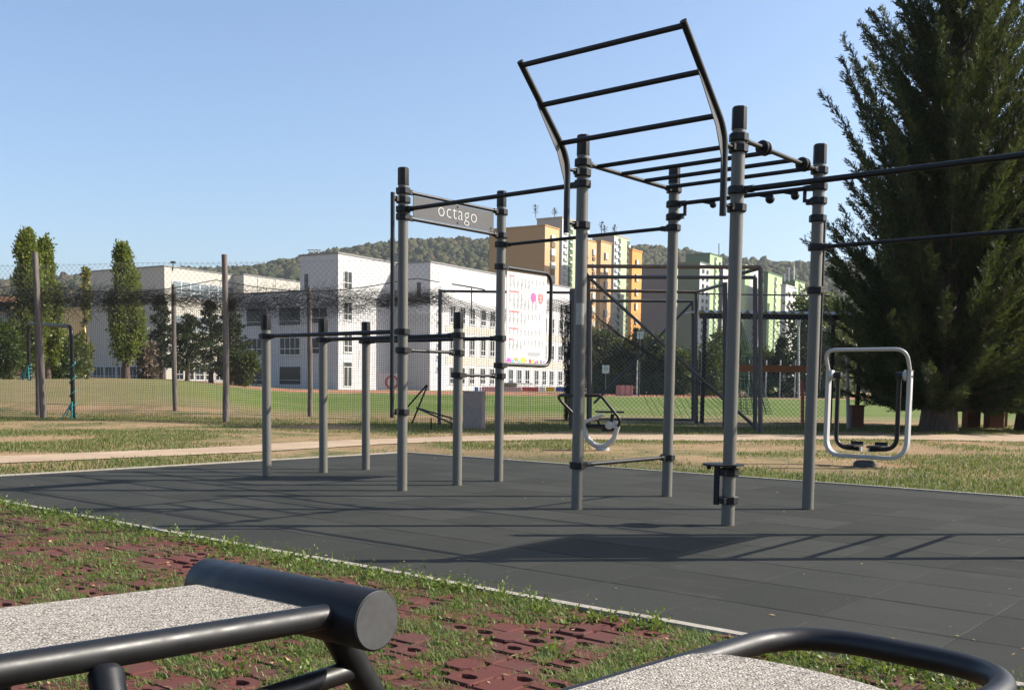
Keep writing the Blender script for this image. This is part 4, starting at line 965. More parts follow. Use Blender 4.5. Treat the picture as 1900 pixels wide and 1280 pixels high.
tower('slim apricot tower with single windows, in front of the second green striped tower',1110,D-8,1100,1127,448,ochre,apri,[],[(.5,5,5.4,10,2.2,2.4,white,.3),(.36,5.2,5.4,10,.7,2.6,loggia_shade,.34)])
tower('tall grey brown sided tower with white and pale green stripes beside the orange tower',1134,D+30,1092,1160,436,beige,pale,[(.0,.24,white,.1),(.26,.42,dgreen,.12),(.84,1.,dgreen,.1)],[(.14,3,2.85,24,2.6,1.2,white,.5),(.34,3.6,2.85,24,1.6,.9,white,.45),(.92,3,2.85,24,1.8,1.2,white,.5)])
tower('bright orange narrow tower with small white windows',1168,D-10,1159,1183,464,W('dark_orange_side',(.5,.24,.06)),oran,[],[(.45,4.6,5.4,10,2.0,2.6,white,.3),(.35,4.6,5.4,10,.6,2.6,loggia_shade,.36)])
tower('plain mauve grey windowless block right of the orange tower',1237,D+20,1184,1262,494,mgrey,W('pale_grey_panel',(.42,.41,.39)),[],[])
tower('dark green tower with pale lime stripes, tallest of the right hand towers',1311,D+60,1264,1330,471,dgreen,lime,[(.36,.55,dgreen,.12)],[(.45,3,2.85,20,1.6,1.3,white,.4),(.8,3,2.85,20,1.2,1.2,dk,.3)])
tower('grey green sided block with a white windowed front before the dark green tower',1293,D,1250,1309,487,ggrn,white,[],[(.3,3,2.85,18,1.6,1.4,dk,.2),(.7,3,2.85,18,1.6,1.4,dk,.2)])
tower('mauve grey block with a pale front right of the dark green tower',1336,D+20,1326,1362,498,mgrey,W('rose_grey_panel',(.5,.46,.44)),[],[(.5,3,2.85,18,2,1.4,dk,.2)])
tower('white and lime striped block half hidden by the thick front post',1376,D,1360,1402,493,lime,white,[(0,.3,lime,.1)],[(.6,3,2.85,18,2.0,1.4,dk,.2)])
tower('lime green tower with darker slots left of the far right dark green block',1419,D,1408,1441,506,dgreen,lime,[(.45,.6,dgreen,.1)],[(.5,3,2.85,16,1.4,1.2,white,.4)])
t11,c,z1=tower('far right dark green block with lime front and white roof masts',1469,D+40,1440,1483,520,dgreen,lime,[(.35,.6,dgreen,.1)],[(.45,3,2.85,16,1.4,1.2,white,.4)])
for px,y0,y1 in ((1464,497,522),(1473,494,520),(1456,508,522)):
    mb=MB();mb.tube([AT(px,y1,D+40),AT(px,y0,D+40)],.35,8);mb.build('mast',MT['white'],t11,smooth=45)
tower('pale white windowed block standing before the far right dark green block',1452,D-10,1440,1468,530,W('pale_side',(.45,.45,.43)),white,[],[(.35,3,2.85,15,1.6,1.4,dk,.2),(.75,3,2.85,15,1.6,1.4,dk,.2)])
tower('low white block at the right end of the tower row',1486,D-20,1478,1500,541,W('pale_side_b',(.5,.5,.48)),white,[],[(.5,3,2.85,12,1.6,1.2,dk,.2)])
# aerials on the two tallest roofs
def aerial(px,y0,y1,D_,label):
    root=empty('roof_aerial',tuple(AT(px,y1,D_)),label,'aerial','roof aerials on the tower blocks')
    mb=MB();mb.tube([AT(px,y1,D_),AT(px,y0,D_)],.16,6);mb.build('pole',MT['darksteel'],root,smooth=45)
    mb=MB()
    for i in range(4):
        z=AT(px,y0+2+i*(y1-y0)/6,D_);w_=random.uniform(.6,1.5);mb.box(z,(w_,0,0),(0,.08,0),(0,0,.10))
        if i%2==0: mb.box(z+V3(random.uniform(-.5,.5),0,.3),(.28,0,0),(0,.1,0),(0,0,.5))
    mb.build('dipoles',MT['darksteel'],root,smooth=None)
aerial(994,381,404,D+45,'thin branched aerial, leftmost on the tall beige tower');aerial(1029,387,404,D+45,'short aerial at the front corner of the tall beige tower')
aerial(1116,412,436,D+45,'taller aerial with bunched dipoles on the grey brown tower');aerial(1122,420,436,D+45,'middle aerial on the grey brown tower');aerial(1140,418,436,D+40,'shorter aerial at the front corner of the grey brown tower')
# hilltop mast
ms=AT(1334,478,990);mb=MB();mb.tube([ms,AT(1334,452,990)],.5,6);tag(mb.build('radio_mast',MT['darksteel'],None,45,base=tuple(ms)),'thin radio mast standing on the hilltop behind the dark green tower','mast')
# ------------------------------------------------------------------ houses at the left edge
k=N('clay_roof_tiles');co=k.coord();MT['tiles']=k.bsdf(k.mix(k.noise(co,2,5),(.28,.12,.05),(.42,.2,.09)),.85)
def house(label,px0,px1,ytop,ybot,D_,wm,roof,wins,name='family_house'):
    a=AT(px0,ybot,D_);b=AT(px1,ybot,D_);zt=AT((px0+px1)/2,ytop,D_)[2]
    root=empty(name,(a[0],D_,0),label,'house')
    mb=MB();mb.bb(((a[0]+b[0])/2,D_+5,(zt-3)/2),((b[0]-a[0])/2,5,(zt+3)/2));mb.build('wall',wm,root,smooth=None)
    if roof:
        zr_=AT(px0,roof,D_)[2];x0,x1=a[0]-.5,b[0]+.5;mb=MB()
        mb.prism([V3(x0,D_-.6,zt-.05),V3(x0,D_+10.6,zt-.05),V3(x0,D_+5,zr_)],V3(x1-x0,0,0));mb.build('roof',MT['tiles'],root,smooth=None)
    for (u,y,ww,hh,m) in wins:
        p=AT(px0+(px1-px0)*u,y,D_);mb=MB();mb.bb((p[0],D_-.03,p[2]),(ww/2,.03,hh/2));mb.build('window',MT[m],root,smooth=None)
    return root
house('cream house with orange tiled roof and white balconies at the left edge',-45,27,560,720,150,W('cream_house',(.62,.48,.3)),545,[(.72,569,1.8,1.4,'glass'),(.72,593,2.2,1.5,'blind'),(.93,580,1.5,1.0,'blind'),(.72,610,2.2,1.0,'glass'),(.95,600,1.2,1.4,'glass')])
house('warm yellow windowless house wall behind the left poplar',86,158,570,712,150,W('yellow_house',(.72,.52,.25)),None,[])
# banners and small signs along the far track
def gpix(px,py): 
    D_=104.0;p=AT(px,py,D_);return p
bn=[((880,888),(.1,.25,.6)),((889,893),(.7,.7,.7)),((893,936),(.75,.35,.35)),((936,968),(.62,.4,.38)),((968,1000),(.55,.12,.1)),((1000,1012),(.78,.76,.7)),((1012,1030),(.8,.5,.05)),((1030,1056),(.08,.1,.35))]
names=['blue','white','pink','dusty rose','dark red','cream','orange yellow','navy blue']
for ((x0,x1),c),nm in zip(bn,names):
    p=AT(x0,726,106);q=AT(x1,718,106);mb=MB();mb.bb(((p[0]+q[0])/2,106,(p[2]+q[2])/2),((q[0]-p[0])/2-.02,.05,(q[2]-p[2])/2))
    ro=empty('trackside_banner',(p[0],106,0),nm+' banner board standing beside the far running track before the school','banner','banner boards beside the running track')
    mb.build('board',plain('banner_'+nm.replace(' ','_'),c,.6,.15,2),ro,smooth=None)
gw=empty('graffiti_wall',tuple(AT(715,722,105)),'low pinkish white wall with a painted dark red ring beside the school','wall')
p=AT(701,722,105);q=AT(741,693,105);mb=MB();mb.bb(((p[0]+q[0])/2,105,(p[2]+q[2])/2),((q[0]-p[0])/2,.15,(q[2]-p[2])/2));mb.build('wall',W('pink_white_wall',(.7,.6,.57)),gw,smooth=None)
mb=MB();c=AT(727,709,104.8);
for i in range(20):
    t0,t1=2*math.pi*i/20,2*math.pi*(i+1)/20;r0,r1_=.5,.72
    mb.add([c+V3(r*math.cos(t),-.0,r*math.sin(t)) for r,t in ((r0,t0),(r1_,t0),(r1_,t1),(r0,t1))],[[0,1,2,3]])
mb.build('painted_ring',plain('faded_red_paint_ring',(.38,.13,.14),.7,.2,3),gw,smooth=None)
mt=empty('crash_mat',tuple(AT(1160,735,84)),'pink and pale striped high jump mat beyond the pitch','mat')
p=AT(1147,737,84);q=AT(1175,715,84);c=(p+q)/2;mb=MB();mb.bb((c[0],85,c[2]),((q[0]-p[0])/2,1,(q[2]-p[2])/2));mb.build('pad',plain('pale_mat',(.5,.28,.22),.7,.2,2),mt,smooth=None)
for i in range(3):
    x=p[0]+(q[0]-p[0])*(.12+.36*i);mb=MB();mb.bb((x,83.97,c[2]),((q[0]-p[0])*.06,.02,(q[2]-p[2])/2-.02));mb.build('stripe',plain('rose_strip',(.5,.12,.14),.7,.2,2),mt,smooth=None)
for px,py,lb,w_ in ((1124,685,'small white notice fixed on the pitch fence beneath the orange tower',6.5),(1188,622,'white basketball board above the dark shrubs',6)):
    p=AT(px,py,80);rt=empty('notice_board',(p[0],80,0),lb,'sign');hw_=w_*80/FPX;mb=MB();mb.bb((p[0],80,p[2]),(hw_,.03,hw_*1.15));mb.build('panel',MT['white'],rt,smooth=None)
    mb=MB();mb.tube([V3(p[0],80.08,hgt(p[0],80)),V3(p[0],80.08,p[2])],.04,8);mb.build('pole',MT['darksteel'],rt,smooth=45)
    mb=MB();mb.bb((p[0]-hw_*.25,79.96,p[2]+hw_*.2),(hw_*.12,.006,hw_*.5));mb.bb((p[0]+hw_*.35,79.96,p[2]+hw_*.2),(hw_*.12,.006,hw_*.5));mb.build('marks',MT['pr_grey'],rt,smooth=None)
# low fence of pale poles behind the pitch
ff=empty('pitch_fence',(4,86,0),'low green mesh fence on thin pale poles beyond the pitch','fence')
xx=[1302,1345,1388,1420,1446,1474,1181,1241]
for px in xx:
    D_=84;b=AT(px,740,D_);mb=MB();mb.tube([V3(b[0],D_,hgt(b[0],D_)),V3(b[0],D_,AT(px,668,D_)[2])],.06,8);mb.build('post',MT['silver'],ff,smooth=45)
a=AT(1090,740,84.2);b=AT(1560,740,84.2);strand_mesh('mesh',diamond_net((a[0],84.2),(b[0],84.2),.3,2.2,.25),.012,'greennet',ff)
lt=empty('lamp_pole',tuple(AT(1482,742,82)),'tall thin pale pole beside the dark conifer beneath the shelter roof','pole');p=AT(1482,742,82);mb=MB();mb.tube([p,AT(1482,596,82)],.09,8);mb.build('pole',MT['silver'],lt,smooth=45);mb=MB();mb.bb(tuple(AT(1482,598,82)),(.14,.1,.3));mb.build('lamp_head',MT['silver'],lt,smooth=None)
# ------------------------------------------------------------------ vegetation
def leaves(Pt,Dr,L,Wd,flat=None,fold=None):
    """one pointed quad per leaf; Pt base points, Dr directions"""
    n=len(Pt);Dr=Dr/np.maximum(np.linalg.norm(Dr,axis=1,keepdims=True),1e-9)
    q=rng.normal(size=(n,3)) if flat is None else flat
    sd_=np.cross(Dr,q);sd_/=np.maximum(np.linalg.norm(sd_,axis=1,keepdims=True),1e-9)
    L=np.broadcast_to(np.asarray(L,float),(n,))[:,None];Wd=np.broadcast_to(np.asarray(Wd,float),(n,))[:,None]
    V=np.stack([Pt,Pt+Dr*L*.45+sd_*Wd*.5,Pt+Dr*L,Pt+Dr*L*.45-sd_*Wd*.5],1).reshape(-1,3)
    F=(np.arange(n)*4)[:,None]+np.array([[0,1,2,3]]);return V,F
MT['cyp']=leafmat('cypress_sprays',[(.009,.017,.009),(.016,.030,.013),(.030,.049,.019),(.062,.086,.028)],.6,.22)
MT['poplar']=leafmat('poplar_leaves',[(.065,.095,.02),(.11,.15,.03),(.165,.19,.04),(.23,.22,.055)],.5,.38)
MT['pine']=leafmat('pine_needles',[(.014,.026,.014),(.025,.04,.018),(.04,.055,.022)],.6,.15)
MT['bush']=leafmat('bush_leaves',[(.022,.04,.012),(.04,.065,.018),(.07,.09,.025)],.6,.25)
MT['olive']=leafmat('olive_leaves',[(.05,.065,.03),(.085,.1,.05),(.13,.13,.06)],.6,.25)
MT['twig']=leafmat('bare_brown_twigs',[(.10,.07,.05),(.17,.12,.085)],.8,.1)
MT['yellowleaf']=leafmat('yellowing_leaves',[(.12,.13,.03),(.2,.19,.05),(.26,.22,.06)],.55,.3)
def sprout(root_pt,H,r,par,lean=(0,0)):
    mb=MB();n=8;pts=[V3(root_pt[0]+lean[0]*t+.02*H*.2*math.sin(4*t+root_pt[0]),root_pt[1]+lean[1]*t,root_pt[2]-.1+H*t) for t in np.linspace(0,1,n)]
    mb.tube(pts,r,10,rs=[max(.012,r*(1.25-1.1*t)) if t>0 else r*1.5 for t in np.linspace(0,1,n)]);return mb.build('trunk',MT['bark'],par,smooth=60),pts
def broadleaf(name,label,px,pbase,ptop,D,wpx,mat,nclump=70,nleaf=130,ls=.28,trunk=.18,prof='spindle',cat='tree',z0f=.12,group=None,seed=1,sag=0.):
    g=np.random.default_rng(seed);b=AT(px,pbase,D);H=AT(px,ptop,D)[2]-b[2];Wm=wpx/FPX*D/2
    root=empty(name,tuple(b),label,cat,group);sprout(b,H*.8,trunk,root)
    mb=MB();Ps=[];Ds=[]
    for i in range(nclump):
        t=z0f+(1-z0f)*g.random()**.85*.97
        if prof=='spindle': rad=Wm*min(1,(t-z0f*.6)/.22)**.7*min(1,((1.02-t)/.62))**.62
        elif prof=='cone': rad=Wm*(1.03-t)**.8
        else: rad=Wm*math.sqrt(max(.02,1-((t-.55)/.5)**2))
        an=g.random()*2*math.pi;rr=rad*math.sqrt(g.random())*.92
        c=b+V3(rr*math.cos(an),rr*math.sin(an),t*H)
        s=np.array([.30,.30,.5])*Wm*(.6+.6*g.random())*(.5+.5*min(1,rad/Wm+.2));
        if prof=='round': s=np.array([.36,.36,.30])*Wm*(.6+.7*g.random())
        p=c+np.clip(g.normal(size=(nleaf,3)),-2.5,2.5)*s*.66;Ps.append(p)
        d=(p-c)*.6+g.normal(size=(nleaf,3))*Wm*.15+np.array([0,0,(.25 if prof=='spindle' else .05)*Wm]);Ds.append(d)
        if i%3==0 and rr>.25*Wm:
            a0=b+V3(0,0,max(z0f*.6,t-.28)*H);mb.tube([a0,(a0+c)/2+V3(0,0,-.02*H),c],.03,5,rs=[trunk*.32,trunk*.2,.015])
    if mb.v: mb.build('limbs',MT['bark'],root,smooth=60)
    Ps=np.concatenate(Ps);Ds=np.concatenate(Ds);k_=Ps[:,2]>b[2]+.05
    V,F=leaves(Ps[k_],Ds[k_],ls*g.uniform(.7,1.3,k_.sum()),ls*.62)
    mesh_obj('crown',V,F,MT[mat],root);return root
def conifer(name,label,px,pbase,ptop,D,wpx,mat,nb=90,nl=90,ls=.3,trunk=.17,seed=1,droop=.15,z0f=.12,gap=.0,group=None,cat='tree',shape=.9):
    g=np.random.default_rng(seed);b=AT(px,pbase,D);H=AT(px,ptop,D)[2]-b[2];Wm=wpx/FPX*D/2
    root=empty(name,tuple(b),label,cat,group);sprout(b,H*.97,trunk,root)
    Ps=[];Ds=[];mb=MB()
    for i in range(nb):
        t=z0f+(1-z0f)*(i+g.random())/nb;L=Wm*(1.04-t)**shape*g.uniform(.65,1.12)*(1 if t>z0f+.1 else .8);an=g.random()*2*math.pi
        d=V3(math.cos(an),math.sin(an),.25-droop);s=np.linspace(0.12,1,12)
        base=b+V3(0,0,t*H);line=np.stack([base+d*L*q+V3(0,0,-droop*L*q*q+.18*L*q**3) for q in s])
        if i%2==0: mb.tube(list(line[::3]),.02,5,rs=list(np.linspace(trunk*.3,.01,len(line[::3]))))
        idx=g.integers(0,12,nl);p=line[idx]+g.normal(size=(nl,3))*np.array([.10,.10,.055])*Wm*(1.15-s[idx])[:,None]*1.1
        Ps.append(p);Ds.append(np.tile(d,(nl,1))*.9+g.normal(size=(nl,3))*.55+V3(0,0,.1))
    mb.build('limbs',MT['bark'],root,smooth=60)
    Ps=np.concatenate(Ps);Ds=np.concatenate(Ds);V,F=leaves(Ps,Ds,ls*g.uniform(.6,1.3,len(Ps)),ls*.28)
    mesh_obj('crown',V,F,MT[mat],root);return root
# poplars and pines on the left
broadleaf('poplar_tree','broad tall two-topped green poplar behind the wooden pole pair',56,712,434,62,62,'poplar',100,260,.2,.2,seed=3)
broadleaf('poplar_tree','slightly shorter yellow green poplar leaning on the two-topped poplar',88,712,448,64,58,'poplar',85,260,.2,.18,seed=4)
broadleaf('poplar_tree','slim pointed poplar standing alone in front of the school end wall',234,708,458,76,58,'poplar',95,260,.22,.24,seed=5,z0f=.2)
broadleaf('young_poplar','thin yellowing sapling between the big poplar and the school end wall',163,706,492,74,24,'yellowleaf',34,60,.26,.07,seed=6,z0f=.1)
broadleaf('shrub','dark leafy bush at the left edge below the cream house',8,708,600,55,64,'bush',40,120,.2,.1,'round',seed=7,cat='shrub',z0f=0)
broadleaf('shrub','big olive bush behind the small football goal',105,712,632,66,100,'bush',60,130,.25,.1,'round',seed=8,cat='shrub',z0f=0)
broadleaf('shrub','bare brownish shrub at the foot of the slim poplar',272,714,640,78,42,'twig',26,60,.3,.06,'round',seed=9,cat='shrub',z0f=0)
conifer('pine_tree','dark open pine, leftmost of the four before the school',300,712,552,86,100,'pine',60,80,.34,seed=11,z0f=.18,group='pines before the school')
conifer('pine_tree','squat dense dark pine, second from the left before the school',348,714,588,84,120,'pine',64,90,.34,seed=12,z0f=.2,group='pines before the school',shape=.6)
conifer('pine_tree','dark pine, third from the left, before the thin wooden pole',392,714,562,88,110,'pine',64,80,.34,seed=13,z0f=.15,group='pines before the school')
conifer('pine_tree','tallest dark pine, right of the thick wooden pole',428,716,552,90,110,'pine',64,90,.34,seed=14,z0f=.08,group='pines before the school')
broadleaf('shrub','low dark hedge bush at the right foot of the pines',452,716,655,88,50,'bush',30,110,.25,.08,'round',seed=15,cat='shrub',z0f=0)
# trees under the towers
spec=[('olive',1118,738,622,96,70,'olive','round','silvery olive bush under the apricot tower'),
('bush',1148,738,640,94,60,'bush','round','mid green bush beside the silvery olive bush'),
('conifer',1182,740,612,92,78,'pine','','dark cone conifer under the orange tower'),
('bush',1215,740,628,98,60,'bush','round','yellow green tree right of the dark cone conifer'),
('bush',1252,740,650,92,66,'bush','round','dark rounded tree behind the back right post'),
('bush',1310,740,640,96,80,'bush','round','rounded tree below the dark green tower'),
('bush',1345,740,620,100,60,'bush','round','taller rounded tree behind the thick front post'),
('conifer',1448,742,628,88,74,'pine','','narrow conifer before the big dark tree right of the cages'),
('bush',1520,742,560,104,130,'bush','round','big dark spreading tree beneath the white block'),
('bush',1408,742,660,90,60,'bush','round','low dark tree behind the orange board'),
('olive',1545,744,612,86,70,'olive','round','yellow green tree left of the giant cypress')]
for i,(kd,px,pb,pt,D_,wp,mt_,pr,lb) in enumerate(spec):
    if kd=='conifer': conifer('conifer_tree',lb,px,pb,pt,D_,wp,mt_,60,90,.36,seed=30+i,z0f=.03)
    else: broadleaf('broadleaf_tree',lb,px,pb,pt,D_,wp,mt_,52 if wp<100 else 110,130,.36,.2,'round',seed=30+i,z0f=.04)
# ------------------------------------------------------------------ giant cypress trees on the right
def cypress(label,x,y,H,Rm,nb,seed,trunk=.30,top=.0,zlow=.75,side=None):
    g=np.random.default_rng(seed);b=V3(x,y,hgt(x,y));root=empty('cypress_tree',tuple(b),label,'tree')
    tr,pts=sprout(b,H*.9,trunk,root)
    Ps=[];Ds=[];Ls=[];Fl=[];mb=MB()
    for i in range(nb):
        # choose where the tip of the plume sits on the crown's outline, then grow it back to the trunk
        an=g.random()*2*math.pi;inner=i%3==0;zt=zlow+(H-zlow)*((i+g.random())/nb)**.95;zz=zt/H
        pr=Rm*min(1.0,.93+zz*.5)*min(1,max(.02,(1.0-zz)/.34))**.8
        rt=pr*(g.uniform(.3,.7) if inner else g.uniform(.74,1.10)*(1+.10*math.sin(an*3+zt*1.3)));el=R(g.uniform(30,50)*min(1,.1+zz*2.6)+18*zz)
        zb=max(.55,zt-rt*math.tan(el));L=math.hypot(rt,zt-zb);d0=unit(V3(math.cos(an)*rt,math.sin(an)*rt,zt-zb));S=13;s=np.linspace(0,1,S)
        base=b+V3(0,0,zb);line=np.stack([base+d0*L*q+V3(0,0,-.16*L*q*(1-q)) for q in s])
        if i%2==0: mb.tube(list(line[::4]),.03,5,rs=list(np.linspace(.05,.008,len(line[::4]))))
        nt=int(16+L*10)
        for j in range(nt):
            q=.25+.75*(j+g.random())/nt
            ii=min(S-2,int(q*(S-1)));ax=unit(line[ii+1]-line[ii]);p0=line[ii]+(line[ii+1]-line[ii])*(q*(S-1)-ii)
            sl=(.50*(1-q)**.6+.10)*(.62+.16*L)*g.uniform(.55,1.1)
            th=g.random()*2*math.pi;x1=unit(np.cross(ax,V3(0,0,1)) if abs(ax[2])<.95 else V3(1,0,0));x2=np.cross(ax,x1)
            sd_=x1*math.cos(th)+x2*math.sin(th)*.6;td=unit(ax*1.0+sd_*.62)
            m=int(9+sl*46);u_=np.sort(g.random(m));pp=p0+td*(u_*sl)[:,None]+g.normal(size=(m,3))*.016
            Ps.append(pp);Ds.append(td+g.normal(size=(m,3))*.36);Ls.append(.075+.095*g.random(m)*(1.25-u_))
    mb.build('limbs',MT['bark'],root,smooth=60)
    Ps=np.concatenate(Ps);Ds=np.concatenate(Ds);Ls=np.concatenate(Ls)
    V,F=leaves(Ps,Ds,Ls,Ls*.2);mesh_obj('crown',V,F,MT['cyp'],root);return root
cypress('giant dark cypress with upswept feathery sprays behind the air walker',10.75,25.6,13.2,2.95,560,51)
cypress('second dark cypress with shorter trunk at the right edge behind the giant one',13.7,27.0,8.8,2.6,230,52)
cypress('dark lower cypress with a bare trunk between the giant cypress and the edge one',12.2,29.8,7.0,2.5,200,53,trunk=.22)
# brown stub posts below the crowns, grey pole and a grey blue hut
k=N('terracotta_paint');co=k.coord();MT['terra']=k.bsdf(k.mix(k.noise(co,4,5),(.10,.045,.03),(.2,.10,.07)),.85)
for px,w_,y0,y1,D_,lb in ((1588,24,754,792,27.5,'square brown block left of the giant cypress trunk'),(1802,26,756,796,29,'square brown block right of the giant cypress trunk'),(1844,28,752,796,28.6,'wider square brown block, second right of the giant cypress trunk'),(1867,6,752,792,29,'narrow brown upright right of the wider brown block')):
    p=AT(px-w_/2,y1,D_);q=AT(px+w_/2,y0,D_);c=(p+q)/2;mb=MB();zb=hgt(c[0],D_)-.05
    mb.bb((c[0],D_,(zb+q[2])/2),((q[0]-p[0])/2,(q[0]-p[0])/2,(q[2]-zb)/2));mb.bb((c[0],D_,q[2]+.02),((q[0]-p[0])/2+.02,(q[0]-p[0])/2+.02,.018))
    o=mb.build('brown_block',MT['terra'],None,None,base=(c[0],D_,zb));tag(o,lb,'block','brown blocks under the cypress trees')
p=gz(1574,795,27.2);mb=MB();mb.tube([p,AT(1572,640,27.2)],.045,10);tag(mb.build('grey_pole',MT['steel'],None,45,base=tuple(p)),'thin grey steel pole rising beside the left brown block','pole')
# ------------------------------------------------------------------ grass blades
def blades(name,pts,h,wd,mat,label,lean=.55,cat='grass'):
    n=len(pts);an=rng.random(n)*2*math.pi;d=np.stack([np.cos(an),np.sin(an),np.zeros(n)],1);sd_=np.stack([-np.sin(an),np.cos(an),np.zeros(n)],1)
    ln=rng.uniform(.1,lean*1.6,n)[:,None];h=h[:,None];wd=wd[:,None]
    m=pts+d*h*ln*.35+np.array([0,0,1])*h*.62;t=pts+d*h*ln+np.array([0,0,1])*h*(1-.35*ln**1.5)
    V=np.stack([pts-sd_*wd*.5,pts+sd_*wd*.5,m+sd_*wd*.38,m-sd_*wd*.38,t+sd_*wd*.04,t-sd_*wd*.04],1).reshape(-1,3)
    F=((np.arange(n)*6)[:,None,None]+np.array([[0,1,2,3],[3,2,4,5]])[None]).reshape(-1,4)
    o=mesh_obj(name,V,F,MT[mat]);return tag(o,label,cat,kind='stuff')
MT['grassnear']=leafmat('near_grass_blades',[(.06,.105,.022),(.10,.165,.04),(.145,.215,.062),(.18,.23,.075),(.26,.24,.11)],.5,.45)
MT['grassfar']=leafmat('meadow_blades',[(.05,.085,.018),(.075,.12,.028),(.11,.155,.04),(.16,.17,.06),(.33,.26,.14)],.6,.35)
MT['weed']=leafmat('broad_weed_leaves',[(.06,.10,.02),(.11,.16,.03),(.17,.21,.05)],.45,.35)
MT['dryleaf']=leafmat('fallen_leaves',[(.28,.19,.09),(.42,.3,.15),(.2,.1,.04)],.7,.2)
def vnoise(x,y,s,seed=0):
    # smooth value noise
    gx=np.asarray(x)/s;gy=np.asarray(y)/s;ix=np.floor(gx).astype(int);iy=np.floor(gy).astype(int);fx=gx-ix;fy=gy-iy
    def hsh(a,b):
        v=np.sin(a*127.1+b*311.7+seed*74.7)*43758.5453;return v-np.floor(v)
    fx=fx*fx*(3-2*fx);fy=fy*fy*(3-2*fy)
    return (hsh(ix,iy)*(1-fx)+hsh(ix+1,iy)*fx)*(1-fy)+(hsh(ix,iy+1)*(1-fx)+hsh(ix+1,iy+1)*fx)*fy
def fb(x,y,s,seed=0): return .55*vnoise(x,y,s,seed)+.3*vnoise(x,y,s*.45,seed+1)+.15*vnoise(x,y,s*.2,seed+2)
def toab(x,y): dx=x-O[0];dy=y-O[1];return dx*A2[0]+dy*A2[1],dx*B2[0]+dy*B2[1]
# foreground: tufts growing through the holes of the red paving
n=900000;y=1.1*np.exp(rng.random(n)*math.log(9.3/1.1));x=rng.uniform(-1,1,n)*(y*.54+.3)
a,b=toab(x,y);k_=(b<MATB[0]-.075)&(a>-6.5);x,y,a,b=x[k_],y[k_],a[k_],b[k_]
pc=.135;ua=np.floor(a/pc);ub=np.floor((MATB[0]-2*kw-.02-b)/pc);hh_=np.sin(ua*12.9898+ub*78.233)*43758.5453;hh_=hh_-np.floor(hh_)
ca=a/pc-ua-.5;cb_=(MATB[0]-2*kw-.02-b)/pc-ub-.5;par=((ua+ub)%2==0)
d_=.62*fb(x,y,.5,5)+.2*vnoise(x,y,.13,8)+.26*hh_-.02+.07*sstep(3.2,6.5,y)+.05*sstep(.2,-2,x)+.10*np.exp(-((b-MATB[0]+.14)/.1)**2)
edge=np.maximum(np.abs(ca),np.abs(cb_));rh=np.hypot(ca,cb_);cell=(edge>.41)|((rh<.30)&~par)
k_=np.where(cell,d_>.485,d_>.60)&(rng.random(len(x))<np.clip((d_-.41)*4.4,0,1)*np.where(cell,1,.75))
x,y,d_=x[k_],y[k_],d_[k_];m=len(x)
blades('grass',np.stack([x,y,np.full(m,-.03)],1),rng.uniform(.025,.062,m)*(.75+.9*np.clip(d_-.35,0,.6)),rng.uniform(.003,.0062,m),'grassnear','short green grass tufts growing through the red rubber paving',.9)
# straggling stems lying on the paving
def stems(npatch):
    Ps=[];Ds=[];Ls=[]
    for i in range(npatch):
        t=rng.random();yy=1.9*math.exp(rng.random()*math.log(8/1.9));xx=rng.uniform(-1,1)*(yy*.52);a_,b_=toab(xx,yy)
        if i<npatch*.62:  # many hug the kerb
            a_=rng.uniform(-4.5,7.5);b_=MATB[0]-.07-abs(rng.normal(0,.10));xx,yy=O+a_*A2+b_*B2
        if b_>MATB[0]-.06 or fb(xx,yy,.8,9)<.34: continue
        ns_=rng.integers(3,8)
        for j in range(ns_):
            an=rng.random()*6.283;L=rng.uniform(.03,.09);dv=V3(math.cos(an),math.sin(an),rng.uniform(.25,1.2))
            for q in np.linspace(.25,1,rng.integers(4,8)):
                Ps.append(V3(xx,yy,-.02)+dv*L*q);Ds.append(unit(dv*.4+rng.normal(size=3)*.6+V3(0,0,.15)));Ls.append(rng.uniform(.014,.034)*(1.25-.5*q))
    Ps=np.array(Ps);Ds=np.array(Ds);Ls=np.array(Ls);V,F=leaves(Ps,Ds,Ls,Ls*.5);return tag(mesh_obj('weeds',V,F,MT['weed']),'low broad leaved weeds along the pale kerb and between the red paving plates','weeds',kind='stuff')
stems(900)
n=700;y=1.8*np.exp(rng.random(n)*math.log(9/1.8));x=rng.uniform(-1,1,n)*(y*.54);a,b=toab(x,y);k_=(b<MATB[0]-.08)&(fb(x,y,1.1,21)>.45)
x,y=x[k_],y[k_];m=len(x);Pt=np.stack([x,y,rng.uniform(.001,.012,m)],1);dr=rng.normal(size=(m,3))*np.array([1,1,.18])
V,F=leaves(Pt,dr,rng.uniform(.015,.035,m),rng.uniform(.008,.018,m),flat=np.tile([0,0,1.],(m,1))+rng.normal(size=(m,3))*.25)
tag(mesh_obj('fallen_leaves',V,F,MT['dryleaf']),'small dry tan leaves scattered over the red paving','leaves',kind='stuff')
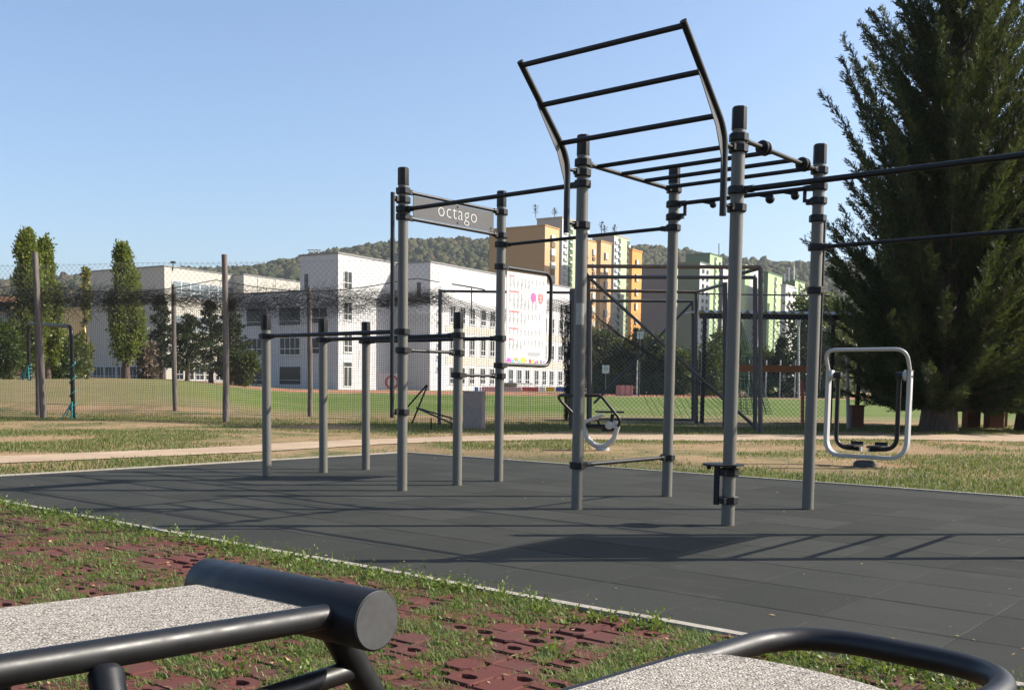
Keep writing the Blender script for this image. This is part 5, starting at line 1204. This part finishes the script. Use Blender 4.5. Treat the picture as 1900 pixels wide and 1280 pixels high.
# meadow behind the mat
n=520000;y=rng.uniform(7.,31,n);x=rng.uniform(-1,1,n)*(y*.64+1.);a,b=toab(x,y)
inm=(a>MATA[0]-.12)&(b<MATB[1]+.1)&(b>MATB[0]-.1)
pp=np.array(pth);yp=np.interp(x,pp[:,0],pp[:,1]);sl=np.interp(x,pp[:,0],np.gradient(pp[:,1],pp[:,0]));dist=np.abs(y-yp)/np.sqrt(1+sl**2);wv=np.interp(x,pp[:,0],[1.25,1.25,1.25,1.25,1.5,1.9,2.2,2.7,2.7,2.7])
nz=fb(x,y,2.2,31)+.12*fb(x,y,.5,33)
onp=dist<wv*.5+.05*rng.normal(size=n)
fence_green=np.exp(-((y-(29.05+(x+21)*-.2005))/1.1)**2)*.25
near=(a<MATA[0])|(b>MATB[1])
kerbgreen=.16*np.exp(-np.maximum(0,np.minimum(np.abs(b-MATB[1]),np.abs(a-MATA[0])))/.5)
dens=np.clip((nz+fence_green+kerbgreen-.475)*3.6,0.02,1)
k_=~inm&near&~onp&(rng.random(n)<dens);x,y,nz=x[k_],y[k_],nz[k_];m=len(x)
blades('meadow_grass',np.stack([x,y,hgt(x,y)-.005],1),rng.uniform(.02,.055,m)*(.7+.8*nz),rng.uniform(.006,.013,m),'grassfar','thin half dry meadow grass between the rubber mat, the path and the netting',.8)

# windblown bits on the rubber mat
n=130;a=rng.uniform(-3.7,7.5,n);b=rng.uniform(-2.85,3.6,n)+0;b=np.where(rng.random(n)<.4,MATB[0]+.05+np.abs(rng.normal(0,.25,n)),b);xy=O+a[:,None]*A2+b[:,None]*B2
Pt=np.concatenate([xy,np.full((n,1),.004)],1);dr=rng.normal(size=(n,3))*np.array([1,1,.1]);V,F=leaves(Pt,dr,rng.uniform(.012,.034,n),rng.uniform(.006,.016,n),flat=np.tile([0,0,1.],(n,1))+rng.normal(size=(n,3))*.2)
tag(mesh_obj('leaf_litter',V,F,MT['dryleaf']),'few dry leaf scraps and bits blown onto the dark rubber mat','leaves',kind='stuff')
# ------------------------------------------------------------------ air
k=N('distant_haze');pv=k.n('ShaderNodeVolumePrincipled',{'Color':(.82,.86,.90,1),'Density':.00014,'Anisotropy':.3});k.t.links.new(pv.outputs[0],k.o.inputs['Volume'])
mb=MB();mb.bb((0,720,84),(1250,760,90));tag(mb.build('haze',k.m,None,None),kind='stuff')
